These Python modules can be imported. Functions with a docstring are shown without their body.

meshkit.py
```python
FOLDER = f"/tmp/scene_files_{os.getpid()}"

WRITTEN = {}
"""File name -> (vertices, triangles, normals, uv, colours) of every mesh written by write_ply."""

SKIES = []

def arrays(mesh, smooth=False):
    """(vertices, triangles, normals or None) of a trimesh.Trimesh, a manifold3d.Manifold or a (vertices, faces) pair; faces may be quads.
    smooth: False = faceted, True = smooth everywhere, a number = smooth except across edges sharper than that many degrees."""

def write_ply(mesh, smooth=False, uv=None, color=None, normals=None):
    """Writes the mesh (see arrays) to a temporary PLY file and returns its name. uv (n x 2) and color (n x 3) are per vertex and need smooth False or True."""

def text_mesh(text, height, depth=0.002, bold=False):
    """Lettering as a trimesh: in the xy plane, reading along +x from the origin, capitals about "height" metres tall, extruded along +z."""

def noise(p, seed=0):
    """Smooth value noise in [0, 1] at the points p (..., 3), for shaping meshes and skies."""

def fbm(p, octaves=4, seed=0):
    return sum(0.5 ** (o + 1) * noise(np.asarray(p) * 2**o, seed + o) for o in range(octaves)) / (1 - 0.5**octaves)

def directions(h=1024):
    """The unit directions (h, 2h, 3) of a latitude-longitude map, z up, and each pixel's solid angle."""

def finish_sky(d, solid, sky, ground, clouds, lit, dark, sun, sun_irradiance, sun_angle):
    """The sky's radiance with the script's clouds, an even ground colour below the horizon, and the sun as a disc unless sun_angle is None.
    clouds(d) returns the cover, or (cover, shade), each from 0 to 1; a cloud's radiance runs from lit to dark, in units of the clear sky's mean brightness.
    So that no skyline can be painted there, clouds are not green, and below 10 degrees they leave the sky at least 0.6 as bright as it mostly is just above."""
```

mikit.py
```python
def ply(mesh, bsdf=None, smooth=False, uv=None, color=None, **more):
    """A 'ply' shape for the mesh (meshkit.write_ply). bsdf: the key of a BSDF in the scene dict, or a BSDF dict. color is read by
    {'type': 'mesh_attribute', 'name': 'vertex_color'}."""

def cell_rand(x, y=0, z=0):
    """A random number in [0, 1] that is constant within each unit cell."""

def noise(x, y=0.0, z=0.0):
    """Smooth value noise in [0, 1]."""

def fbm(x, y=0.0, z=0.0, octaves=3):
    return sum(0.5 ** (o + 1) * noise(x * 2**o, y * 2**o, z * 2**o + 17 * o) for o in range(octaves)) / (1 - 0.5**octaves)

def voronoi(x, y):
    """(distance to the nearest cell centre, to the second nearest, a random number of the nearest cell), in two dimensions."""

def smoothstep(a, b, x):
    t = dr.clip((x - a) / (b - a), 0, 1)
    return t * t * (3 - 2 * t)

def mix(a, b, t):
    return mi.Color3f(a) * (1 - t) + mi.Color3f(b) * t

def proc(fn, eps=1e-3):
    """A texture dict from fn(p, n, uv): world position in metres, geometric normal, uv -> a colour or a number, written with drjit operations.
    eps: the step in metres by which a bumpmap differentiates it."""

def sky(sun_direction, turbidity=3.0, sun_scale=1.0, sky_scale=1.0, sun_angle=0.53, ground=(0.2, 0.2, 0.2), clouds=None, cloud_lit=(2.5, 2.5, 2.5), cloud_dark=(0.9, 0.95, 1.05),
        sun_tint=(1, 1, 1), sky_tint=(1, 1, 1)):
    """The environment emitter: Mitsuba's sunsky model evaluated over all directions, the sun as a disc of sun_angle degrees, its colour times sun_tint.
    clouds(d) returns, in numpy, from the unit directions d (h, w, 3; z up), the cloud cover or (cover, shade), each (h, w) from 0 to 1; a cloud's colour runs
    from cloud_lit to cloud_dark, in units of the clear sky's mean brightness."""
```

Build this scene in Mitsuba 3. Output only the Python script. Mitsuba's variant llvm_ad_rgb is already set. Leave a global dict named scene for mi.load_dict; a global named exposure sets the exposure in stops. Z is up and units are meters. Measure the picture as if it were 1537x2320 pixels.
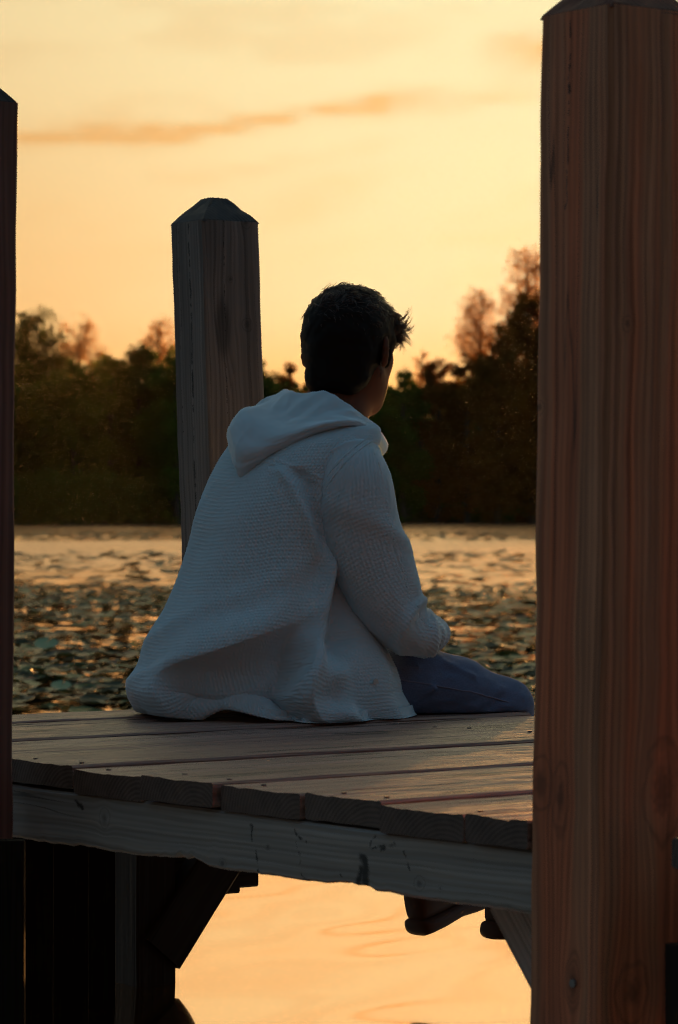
import math, random
import numpy as np, trimesh, mitsuba as mi, drjit as dr
import mikit, meshkit
from mikit import proc, noise, fbm, smoothstep, mix, cell_rand, voronoi

scene, labels = {}, {}
rng = np.random.default_rng(7)
T = mi.ScalarTransform4f

# ------------------------------------------------------------------ camera, sky, exposure
EYE = 0.95                       # camera height above the water
FOC = 7300.0                     # focal length in photograph pixels (the photograph is 1537 x 2320)
scene['camera'] = {'type': 'thinlens', 'fov': 2 * math.degrees(math.atan(768.5 / FOC)), 'fov_axis': 'x',
                   'to_world': T().look_at(origin=[0, 0, EYE], target=[0, 10, EYE], up=[0, 0, 1]),
                   'aperture_radius': 0.0050, 'focus_distance': 6.25, 'near_clip': 0.1, 'far_clip': 5000.0}
exposure = 0.95
SUN_AZ, SUN_EL = math.radians(7.6), math.radians(3.3)
SUN = [math.sin(SUN_AZ) * math.cos(SUN_EL), math.cos(SUN_AZ) * math.cos(SUN_EL), math.sin(SUN_EL)]


def sky_clouds(d):
    """A thin high veil over the whole sky: cream towards the sunset, blue grey away from it, thinner low down and in a few streaks."""
    az = np.degrees(np.arctan2(d[..., 0], d[..., 1]))
    el = np.degrees(np.arcsin(np.clip(d[..., 2], -1, 1)))
    gap = np.degrees(np.arccos(np.clip(d @ np.array(SUN), -1, 1)))
    sm = lambda a, b, x: (lambda t: t * t * (3 - 2 * t))(np.clip((x - a) / (b - a), 0, 1))
    shade = sm(12, 66, gap)
    side = sm(-9.0, 2.5, az) * sm(30, 9, az) + 0.9 * sm(25, 60, np.abs(az - 8))
    side = np.clip(side, 0, 1)
    low = 0.06 + 0.24 * sm(0.8, 4.5, el) + 0.36 * sm(4.0, 9.5, el)
    high = 0.08 + 0.74 * sm(1.4, 4.0, el) + 0.16 * sm(3.5, 8.0, el)
    cover = low + (high - low) * side + 0.12 * sm(8, 16, el)
    q = np.stack([az * 0.35, el * 1.3, az * 0], -1)
    wob = meshkit.fbm(q, 4, 3)
    # the long streak that rises to the right, and the small bank at the upper right
    line = 6.62 + 0.085 * (az + 5.5) + (wob - 0.5) * 0.6
    fine = meshkit.fbm(np.stack([az * 1.5 - el * 2.2, el * 5.5, az * 0], -1), 4, 8) ** 1.5 * 1.5
    streak = np.exp(-((el - line) / (0.17 + 0.05 * np.sin(az * 1.3))) ** 2) * (0.35 * sm(4.6, 3.0, az) + 0.65 * sm(3.0, 0.5, az)) * sm(-9.5, -5.4, az)
    bank = np.exp(-((el - 8.1 - 0.3 * (wob - 0.5)) / 0.3) ** 2) * sm(2.0, 3.6, az) * sm(11, 7, az)
    wisp = sm(0.45, 0.8, meshkit.fbm(np.stack([az * 0.45 - el * 0.5, el * 2.6 - az * 0.22, az * 0 + 5], -1), 4, 33)) * sm(3.0, 5.5, el)
    more = sm(0.56, 0.75, meshkit.fbm(np.stack([az * 0.10, el * 0.85 + az * 0.03, az * 0], -1), 4, 21)) * sm(9.5, 13, el) * 0.7
    cut = np.clip(np.maximum(np.maximum(streak * (0.2 + 1.5 * fine), bank * (0.2 + 1.4 * fine)), np.maximum(more * 0.5, wisp * 0.26)), 0, 1)
    return np.clip(cover * (1 - 0.66 * cut), 0, 1), np.clip(shade + 0.16 * cut * (gap < 40), 0, 1)


scene['sky'] = mikit.sky(SUN, turbidity=5, sun_scale=18.0, sky_scale=1.0, sun_angle=0.6, clouds=sky_clouds,
                         cloud_lit=(17.6, 15.2, 8.4), cloud_dark=(1.55, 2.85, 4.0), sun_tint=(1.0, 1.1, 2.4), sky_tint=(1.12, 0.98, 0.85))


def at(px, py, d):
    """A point of the place from where it stands in the photograph and its distance."""
    return np.array([(px - 768.5) / FOC * d, d, EYE - (py - 1160.0) / FOC * d])


def add(key, mesh, bsdf, smooth=False, label=None, category=None, group=None, kind=None, uv=None, color=None, **more):
    scene[key] = mikit.ply(mesh, bsdf, smooth=smooth, uv=uv, color=color, **more)
    say(key, label, category, group, kind)


def say(key, label=None, category=None, group=None, kind=None):
    e = {k: v for k, v in (('label', label), ('category', category), ('group', group), ('kind', kind)) if v}
    if e:
        labels[key] = e


def nth(name, i):
    return name if i == 0 else f'{name}_{i:03d}'


# ------------------------------------------------------------------ materials
def wood_fn(light, dark, grain=1.0, red=(0, 0, 0), knots=(), splits=(), checks=False):
    """Weathered softwood. uv.x runs along the piece in metres, uv.y across it; uv.x above 500 is a sawn end."""
    def f(p, n, uv):
        u, v = uv.x, uv.y
        end = u > 500.0
        # knots pull the grain aside
        kx, ky = u * 1.35, v * 5.2
        f1, f2, kr = voronoi(kx, ky)
        knot = smoothstep(0.34, 0.02, f1) * dr.select(kr > 0.62, 1.0, 0.0)
        w = v + 0.010 * (fbm(u * 2.2, v * 9.0, 3.0) - 0.5) * 2 + knot * 0.022 * (noise(u * 9.0, v * 40.0) - 0.2)
        given = mi.Float(0)
        for ku, kv, ru, rv in knots:
            kd = dr.sqrt(dr.square((u - ku) / ru) + dr.square((v - kv) / rv))
            w = w + (v - kv) * -0.75 * dr.exp(-kd * kd * 0.35)
            given = dr.maximum(given, 0.55 * smoothstep(1.15, 0.35, kd + 0.35 * noise(u * 160.0, v * 160.0)))
            given = dr.maximum(given, 0.3 * smoothstep(0.22, 0.0, dr.abs(kd - 1.5 + 0.4 * noise(u * 60.0, v * 60.0))))
        for su, sv, eu, ev, sw in splits:
            jit = 0.004 if abs(eu - su) > 0.3 else 0.011
            qx, qy = eu - su, ev - sv
            st = dr.clip(((u - su) * qx + (v - sv) * qy) / (qx * qx + qy * qy), 0, 1)
            jx, jy = 0.014 * (fbm(u * 55.0, v * 55.0, 1.0) - 0.5), jit * (fbm(u * 40.0, v * 55.0, 8.0) - 0.5)
            sd = dr.sqrt(dr.square(u + jx - su - qx * st) + dr.square(v + jy - sv - qy * st))
            given = dr.maximum(given, smoothstep(1.0, 0.3, sd / (sw * (0.30 + 1.2 * noise(u * 60.0, v * 60.0, 2.0)))))
        ring = fbm(u * 0.9 + 11.0, w * 95.0, 0.0, octaves=4)
        fibre = fbm(u * 9.0, w * 420.0, 5.0, octaves=3)
        band = 0.5 + 0.5 * dr.sin(w * 520.0 + 9.0 * noise(u * 0.7, w * 22.0))
        t = 0.15 + 0.55 * ring + 0.22 * fibre + 0.16 * band * grain
        core = smoothstep(0.13, 0.05, f1) * dr.select(kr > 0.62, 1.0, 0.0)
        crack = smoothstep(0.015, 0.0, dr.abs(fbm(u * 0.55, w * 34.0, 9.0) - 0.47)) * smoothstep(0.45, 0.65, noise(u * 1.3, w * 7.0, 4.0))
        stain = fbm(u * 3.1, v * 12.0, 7.0)
        # sawn end: growth rings round a pith that lies off the piece
        ex, ey = u - 1000.0, v
        rr = dr.sqrt(dr.square(ex - 0.03) + dr.square(ey + 0.05)) + 0.004 * fbm(ex * 40.0, ey * 40.0)
        te = 0.35 + 0.35 * dr.sin(rr * 900.0) * 0.5 + 0.4 * fbm(ex * 60.0, ey * 60.0)
        t = dr.select(end, te, t)
        c = mix(dark, light, dr.clip((t - 0.20) * 1.42, 0, 1))
        c = c * (0.72 + 0.5 * stain)
        c = c * (1 - 0.72 * dr.select(end, 0.0, dr.maximum(core * 0.8, crack)))
        c = c * dr.select(end, 0.36, 1.0)
        if checks:
            ck = smoothstep(0.70, 0.80, noise(u * 7.0, v * 130.0, 21.0)) * smoothstep(0.5, 0.7, noise(u * 1.7, v * 14.0, 5.0))
            given = dr.maximum(given, dr.select(end, 0.0, ck * 0.8))
        c = c * (1 - 0.88 * dr.select(end, 0.0, given))
        rd = smoothstep(0.35, 0.7, fbm(u * 0.8, w * 26.0, 14.0))
        return mi.Color3f(c.x * (1 + red[0] * rd), c.y * (1 + red[1] * rd), c.z * (1 + red[2] * rd))
    return f


def wood_height(p, n, uv):
    u, v = uv.x, uv.y
    w = v + 0.010 * (fbm(u * 2.2, v * 9.0, 3.0) - 0.5) * 2
    return dr.select(u > 500.0, 0.15 * fbm((u - 1000.0) * 90.0, v * 90.0), 0.7 * fbm(u * 0.9 + 11.0, w * 95.0, 0.0, octaves=4) + 0.3 * fbm(u * 9.0, w * 420.0, 5.0))


def wood(key, light, dark, rough=0.6, scale=0.004, grain=1.0, red=(0, 0, 0), spec=0.5, knots=(), splits=(), checks=False):
    scene[key] = {'type': 'twosided', 'bsdf': {'type': 'bumpmap', 'arbitrary': proc(wood_height, 6e-4), 'scale': scale,
                  'bsdf': {'type': 'principled', 'base_color': proc(wood_fn(light, dark, grain, red, knots, splits, checks)), 'roughness': rough, 'specular': spec}}}


wood('wood_near_post', (0.74, 0.30, 0.155), (0.15, 0.036, 0.013), 0.65, red=(0.25, -0.15, -0.3),  # brown timber, its extra red is sun glare put into the colour
     knots=((1.786, 0.443, 0.028, 0.018), (1.772, 0.484, 0.036, 0.013), (1.783, 0.100, 0.050, 0.024), (2.396, 0.026, 0.008, 0.006), (2.29, 0.430, 0.008, 0.008), (1.52, 0.05, 0.03, 0.02), (0.93, 0.10, 0.03, 0.02), (1.531, 0.513, 0.030, 0.012), (1.531, 0.513, 0.022, 0.009)),
     splits=((2.55, 0.482, 2.82, 0.487, 0.0022), (0.4, 0.50, 0.9, 0.495, 0.002)))
wood('wood_grey_post', (0.23, 0.195, 0.18), (0.030, 0.023, 0.020), 0.65,
     knots=((1.18, 0.105, 0.012, 0.010), (0.95, 0.10, 0.012, 0.010), (1.05, 0.06, 0.006, 0.006)),
     splits=((0.2, 0.500, 1.6, 0.508, 0.0048), (0.9, 0.462, 1.5, 0.460, 0.0016), (0.7, 0.455, 1.3, 0.452, 0.0014), (0.5, 0.04, 1.2, 0.045, 0.0013)))
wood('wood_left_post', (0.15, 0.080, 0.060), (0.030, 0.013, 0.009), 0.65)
wood('wood_baked_shade', (0.012, 0.010, 0.008), (0.005, 0.004, 0.0035), 0.7, spec=0.1)  # near-black: the shade beneath the deck is put into the wood colour
wood('wood_deck', (0.41, 0.235, 0.185), (0.09, 0.043, 0.033), 0.45, 0.006, spec=0.5, checks=True)
wood('wood_deck_pale', (0.47, 0.28, 0.22), (0.105, 0.054, 0.041), 0.45, 0.006, spec=0.5, checks=True)
wood('wood_beam', (0.45, 0.38, 0.34), (0.11, 0.086, 0.075), 0.6,
     knots=((1.035, 0.290, 0.011, 0.013), (0.715, 0.335, 0.007, 0.006), (0.245, 0.322, 0.009, 0.008), (0.20, 0.325, 0.004, 0.004), (0.06, 0.345, 0.008, 0.005), (0.60, 0.30, 0.004, 0.004)),
     splits=((0.345, 0.262, 0.375, 0.300, 0.005), (0.372, 0.298, 0.366, 0.350, 0.011), (0.380, 0.318, 0.386, 0.352, 0.010), (0.36, 0.285, 0.325, 0.275, 0.003), (0.44, 0.350, 0.33, 0.356, 0.007), (0.425, 0.330, 0.40, 0.353, 0.003), (0.645, 0.270, 0.625, 0.335, 0.0045), (0.53, 0.268, 0.52, 0.335, 0.0018), (0.515, 0.335, 0.49, 0.352, 0.004),
             (0.535, 0.268, 0.51, 0.285, 0.004), (1.12, 0.268, 1.10, 0.280, 0.006), (0.28, 0.28, 0.27, 0.31, 0.003), (0.30, 0.27, 0.33, 0.28, 0.004)))
wood('wood_wet_shaded', (0.024, 0.017, 0.014), (0.008, 0.006, 0.005), 0.55, spec=0.25)  # wet timber, with the shade under the deck also put into its colour

def breeze(p, n, uv):
    """Where a breath of wind roughens the lake with wavelets too small to tell apart."""
    q = p.y + 14.0 * (fbm(p.x * 0.10, p.y * 0.03, 2.0) - 0.5) + 0.9 * p.x
    return smoothstep(34.0, 52.0, q) * (0.55 + 0.9 * fbm(p.x * 0.22, p.y * 0.06, 6.0)) * (0.30 + 0.70 * smoothstep(112.0, 104.0, p.y - 0.5 * p.x))


scene['water_surface'] = {'type': 'blendbsdf', 'weight': proc(lambda p, n, uv: 0.44 + 0.42 * dr.minimum(breeze(p, n, uv), 1.0)),
                          'a': {'type': 'plastic', 'int_ior': 1.45, 'diffuse_reflectance': {'type': 'rgb', 'value': [0.012, 0.013, 0.008]}},
                          'b': {'type': 'roughconductor', 'material': 'none', 'distribution': 'ggx', 'alpha': proc(lambda p, n, uv: 0.005 + 0.095 * breeze(p, n, uv)),
                                'specular_reflectance': {'type': 'rgb', 'value': [1.0, 0.70, 0.50]}}}


def ground_fn(p, n, uv):
    t = fbm(p.x * 0.3, p.y * 0.3, 0.0, octaves=4)
    return mix((0.05, 0.04, 0.025), (0.05, 0.07, 0.025), smoothstep(0.35, 0.65, t))


scene['soil'] = {'type': 'twosided', 'bsdf': {'type': 'diffuse', 'reflectance': proc(ground_fn)}}


def leaf_bsdf(key, a, b, trans):
    def f(p, n, uv):
        return mix(a, b, fbm(p.x * 0.5, p.y * 0.5, p.z * 0.5))
    scene[key] = {'type': 'principledthin', 'base_color': proc(f), 'roughness': 0.6, 'diff_trans': trans, 'spec_trans': 0.0}


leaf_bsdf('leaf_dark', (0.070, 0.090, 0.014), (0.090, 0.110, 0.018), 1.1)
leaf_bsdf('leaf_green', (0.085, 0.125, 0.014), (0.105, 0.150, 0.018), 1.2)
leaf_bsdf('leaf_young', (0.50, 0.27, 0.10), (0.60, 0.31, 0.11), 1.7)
leaf_bsdf('leaf_brown', (0.24, 0.075, 0.012), (0.17, 0.085, 0.012), 1.3)  # warm sun glare over the right-hand trees put into the leaf colour
scene['bark'] = {'type': 'twosided', 'bsdf': {'type': 'diffuse', 'reflectance': proc(lambda p, n, uv: mix((0.05, 0.035, 0.025), (0.10, 0.08, 0.06), fbm(p.x * 6, p.y * 6, p.z * 1.5)))}}

# ------------------------------------------------------------------ setting: ground, far shore, water
def shore(x):
    return 268.0 + 0.9 * x + 6.0 * np.sin(x * 0.11 + 1.0) + 2.5 * np.sin(x * 0.37)


def sheet(xs, ys, zf):
    X, Y = np.meshgrid(xs, ys, indexing='ij')
    v = np.stack([X, Y, zf(X, Y)], -1).reshape(-1, 3)
    i, j = np.meshgrid(np.arange(len(xs) - 1), np.arange(len(ys) - 1), indexing='ij')
    a = i * len(ys) + j
    return v, np.stack([a, a + len(ys), a + len(ys) + 1, a + 1], -1).reshape(-1, 4)


def ground_z(X, Y):
    t = np.clip((Y - shore(np.clip(X, -90, 110)) + 3) / 14.0, 0, 1)
    far = np.clip((Y - 330) / 900.0, 0, 1)
    back = np.clip((1.0 - Y) / 5.0, 0, 1)
    return -1.2 + 1.6 * back * back * (3 - 2 * back) + 2.0 * t * t * (3 - 2 * t) + far * 6.0 + 0.25 * np.sin(X * 0.4) * t


gx = np.concatenate([[-800, -500, -250], np.arange(-130, 131, 3.0), [250, 500, 800]])
gy = np.concatenate([[-300, -200, -40], np.arange(-10, 3, 0.5), [40, 100, 160], np.arange(190, 400, 2.0), [450, 600, 900]])
add('ground', sheet(gx, gy, ground_z), 'soil', smooth=True, label='low wooded far bank of the lake', kind='structure')

wave_rng = np.random.default_rng(5)
LONG, SHORT = [], []
for lam, slope, many in ((1.9, 0.008, 3), (1.2, 0.010, 3), (0.6, 0.0075, 4), (0.3, 0.0045, 4)):
    for k in range(many):
        ang = wave_rng.normal(-1.12, 0.22)
        LONG.append((2 * np.pi / lam * np.sin(ang), 2 * np.pi / lam * np.cos(ang), slope * lam / (2 * np.pi), wave_rng.uniform(0, 6.28)))
for lam, slope, many in ((0.95, 0.009, 5), (0.62, 0.013, 7), (0.45, 0.014, 8), (0.34, 0.012, 8)):
    for k in range(many):
        ang = wave_rng.normal(0.1, 0.65)
        SHORT.append((2 * np.pi / lam * np.sin(ang), 2 * np.pi / lam * np.cos(ang), slope * lam / (2 * np.pi), wave_rng.uniform(0, 6.28)))


MID = []
for lam, slope, many in ((2.6, 0.016, 4), (1.8, 0.020, 6), (1.3, 0.020, 6)):
    for k in range(many):
        ang = wave_rng.normal(0.1, 0.6)
        MID.append((2 * np.pi / lam * np.sin(ang), 2 * np.pi / lam * np.cos(ang), slope * lam / (2 * np.pi), wave_rng.uniform(0, 6.28)))


def water_z(X, Y):
    """Still by the dock, small wavelets farther out where the wind reaches the lake."""
    X, Y = np.asarray(X, float), np.asarray(Y, float)
    gust = np.interp(Y, [7, 8.5, 13, 36, 48], [0.09, 0.13, 0.26, 0.34, 0.9]) * (0.55 + 0.9 * meshkit.fbm(np.stack([X * 0.09, Y * 0.035, X * 0], -1), 3, 4))
    far = np.clip((Y - 75) / 40.0, 0, 1)
    gust = gust * (1 - np.clip((Y - 95) / 35.0, 0, 1))
    mid = 0
    if np.any(far > 0):
        mid = far * (0.4 + 0.55 * meshkit.fbm(np.stack([X * 0.05, Y * 0.02, X * 0], -1), 3, 6)) * sum(a_ * np.sin(kx * X + ky * Y + ph) for kx, ky, a_, ph in MID)
    return mid + sum(a_ * np.sin(kx * X + ky * Y + ph) for kx, ky, a_, ph in LONG) + gust * sum(a_ * np.sin(kx * X + ky * Y + ph) for kx, ky, a_, ph in SHORT)


def water_grid():
    ys = [3.0]
    while ys[-1] < 130:
        ys.append(ys[-1] + max(0.045, min(0.12, 0.0020 * ys[-1])))
    ys = np.array(ys)
    n = 115
    half = 1.6 + ys * 0.14
    S = np.linspace(-1, 1, n)
    Y = np.repeat(ys[:, None], n, 1)
    X = S[None, :] * half[:, None]
    v = np.stack([X, Y, water_z(X, Y)], -1).reshape(-1, 3)
    i, j = np.meshgrid(np.arange(len(ys) - 1), np.arange(n - 1), indexing='ij')
    a = i * n + j
    f = np.stack([a, a + 1, a + n + 1, a + n], -1).reshape(-1, 4)
    return v, f, ys


wv, wf, wys = water_grid()


def far_water():
    ys = np.concatenate([[wys[-1]], np.arange(wys[-1] + 0.3, 330, 0.3), [360, 420]])
    n = 80
    half = 1.6 + ys * 0.14
    S = np.linspace(-1, 1, n)
    Y = np.repeat(ys[:, None], n, 1)
    X = S[None, :] * half[:, None]
    z = water_z(X, Y)
    return np.stack([X, Y, z], -1).reshape(-1, 3), n, ys


fv, fn_, fys = far_water()
parts = [(wv, wf)]
i, j = np.meshgrid(np.arange(len(fys) - 1), np.arange(fn_ - 1), indexing='ij')
a = i * fn_ + j
parts.append((fv, np.stack([a, a + 1, a + fn_ + 1, a + fn_], -1).reshape(-1, 4)))
# still, plain water to the sides and behind the camera
def strip(side):
    ys = np.concatenate([[-290, -60, 3.0], np.arange(5, 430, 5.0)])
    inner = np.where(ys < 3, 0.0 if True else 0, 1.6 + np.maximum(ys, 3) * 0.14)
    inner = np.where(ys < 3.0, 0.0, inner)
    v = np.concatenate([np.stack([side * inner, ys, ys * 0 - 0.002], -1), np.stack([side * (400 + ys * 0), ys, ys * 0 - 0.002], -1)])
    n = len(ys)
    k = np.arange(n - 1)
    f = np.stack([k, k + n, k + n + 1, k + 1], -1)
    return v, f if side > 0 else f[:, ::-1]
parts += [strip(1), strip(-1)]


def join(parts):
    vs, fs, at_ = [], [], 0
    for v, f in parts:
        f = np.asarray(f)
        if f.shape[1] == 4:
            f = np.vstack([f[:, [0, 1, 2]], f[:, [0, 2, 3]]])
        vs.append(v); fs.append(f + at_); at_ += len(v)
    return np.vstack(vs), np.vstack(fs)


wm = join(parts)
wn = np.cross(wm[0][wm[1][:, 1]] - wm[0][wm[1][:, 0]], wm[0][wm[1][:, 2]] - wm[0][wm[1][:, 0]])
wm = (wm[0], np.where(wn[:, 2:] < 0, wm[1][:, ::-1], wm[1]))
add('water', wm, 'water_surface', smooth=True, label='calm lake water reflecting the sunset', kind='structure')

# ------------------------------------------------------------------ wooden pieces
def board(p0, ax, ay, az, L, W, H, nu=24, bevel=0.004, rough=0.0012, seed=0, cup=0.0, fixed=False, groove=0.0, trim0=None, trim1=None, taper=None):
    """A sawn timber: p0 its corner, ax, ay, az unit directions of length, width and height. Returns (mesh, uv). trim0/trim1: end offset as a function of the width coordinate."""
    r = np.random.default_rng(seed)
    ny, nz = (40 if groove else 6), 3
    b = bevel
    prof = []          # outline of the section, rounded corners, counter-clockwise in (y, z)
    def edge(y0, z0, y1, z1, n):
        for k in range(n):
            t = k / n
            prof.append((y0 + (y1 - y0) * t, z0 + (z1 - z0) * t))
    edge(b, 0, W - b, 0, ny); edge(W - b, 0, W, b, 1); edge(W, b, W, H - b, nz); edge(W, H - b, W - b, H, 1)
    edge(W - b, H, b, H, ny); edge(b, H, 0, H - b, 1); edge(0, H - b, 0, b, nz); edge(0, b, b, 0, 1)
    prof = np.array(prof)
    m = len(prof)
    peri = np.concatenate([[0], np.cumsum(np.linalg.norm(np.diff(np.vstack([prof, prof[:1]]), axis=0), axis=1))])
    us = np.linspace(0, L, nu)
    t0 = np.zeros(m) if trim0 is None else np.array([trim0(y) for y in prof[:, 0]])
    t1 = np.zeros(m) if trim1 is None else np.array([trim1(y) for y in prof[:, 0]])
    U = us[:, None] * (1 - 0) + np.zeros((1, m))
    U = t0[None, :] + (us[:, None] / L) * (L + t1 - t0)[None, :]
    Y = np.repeat(prof[None, :, 0], nu, 0).copy(); Z = np.repeat(prof[None, :, 1], nu, 0).copy()
    off = r.uniform(0, 50)
    q = np.stack([U * 7 + off, Y * 25 + off, Z * 25], -1)
    Y += (meshkit.fbm(q, 3, seed) - 0.5) * 2 * rough
    Z += (meshkit.fbm(q + 31.7, 3, seed + 1) - 0.5) * 2 * rough + cup * (2 * (Y / W - 0.5)) ** 2 * (Z > H / 2)
    if groove:
        gq = np.stack([U * 0.8 + off, Y * 75 + off, Z * 0], -1)
        Z -= np.where(Z > H / 2, groove * (meshkit.fbm(gq, 4, seed + 2) + 0.8 * np.clip(meshkit.noise(gq * [1.5, 0.6, 1], seed + 5) - 0.7, 0, 1) * 3), 0)
    if taper is not None:
        Y, Z = taper(U, Y, Z)
    P = np.asarray(p0) + U[..., None] * ax + Y[..., None] * ay + Z[..., None] * az
    vs, uv, fs = [], [], []
    uo, vo = (0.0, 0.0) if fixed else (r.uniform(0, 90), r.uniform(0, 40))
    # sides, one more column so that uv closes
    Pw = np.concatenate([P, P[:, :1]], 1).reshape(-1, 3)
    vs.append(Pw)
    uv.append(np.stack([np.concatenate([U, U[:, :1]], 1) + uo, np.repeat(peri[None, :] + vo, nu, 0)], -1).reshape(-1, 2))
    i, j = np.meshgrid(np.arange(nu - 1), np.arange(m), indexing='ij')
    k = i * (m + 1) + j
    q4 = np.stack([k, k + m + 1, k + m + 2, k + 1], -1).reshape(-1, 4)
    fs.append(np.vstack([q4[:, [0, 2, 1]], q4[:, [0, 3, 2]]]))
    base = len(Pw)
    for e, ring in ((0, P[0]), (1, P[-1])):
        c = ring.mean(0)
        vs.append(np.vstack([ring, c[None]]))
        ro = np.random.default_rng(seed * 7 + e).uniform(-0.03, 0.03, 2)
        pr = np.vstack([prof, [[W / 2, H / 2]]]) + ro
        uv.append(np.stack([1000 + pr[:, 0], pr[:, 1]], -1))
        k = np.arange(m)
        tri = np.stack([k + base, (k + 1) % m + base, k * 0 + m + base], -1)
        fs.append(tri[:, ::-1] if e == 0 else tri)
        base += m + 1
    v, f = np.vstack(vs), np.vstack(fs)
    if np.dot(np.cross(ax, ay), az) < 0:
        f = f[:, ::-1]
    # flat sides, so every triangle gets its own corners
    return (v, f), np.vstack(uv)


def add_board(key, mesh_uv, bsdf, **more):
    (v, f), uv = mesh_uv
    idx = f.ravel()
    add(key, (v[idx], np.arange(len(idx)).reshape(-1, 3)), bsdf, smooth=False, uv=uv[idx], **more)


DECK = EYE - 0.413
A = math.radians(38.0)
U3 = np.array([math.cos(A), math.sin(A), 0.0])        # along the planks, away to the right
W3 = np.array([-math.sin(A), math.cos(A), 0.0])       # along the near edge, away to the left
Z3 = np.array([0, 0, 1.0])
P0 = np.array([0.2605, 4.307, 0.0])                   # where the near edge meets the near post
# far edge line of the deck
FA, FB = np.array([-0.80, 7.575]), np.array([0.3947, 6.526])


def far_len(t):
    """Length of a plank line at distance t along the near edge, out to the far edge."""
    p = (P0 + t * W3)[:2]
    M = np.array([U3[:2], -(FB - FA)]).T
    return np.linalg.solve(M, FA - p)[0]


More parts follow.
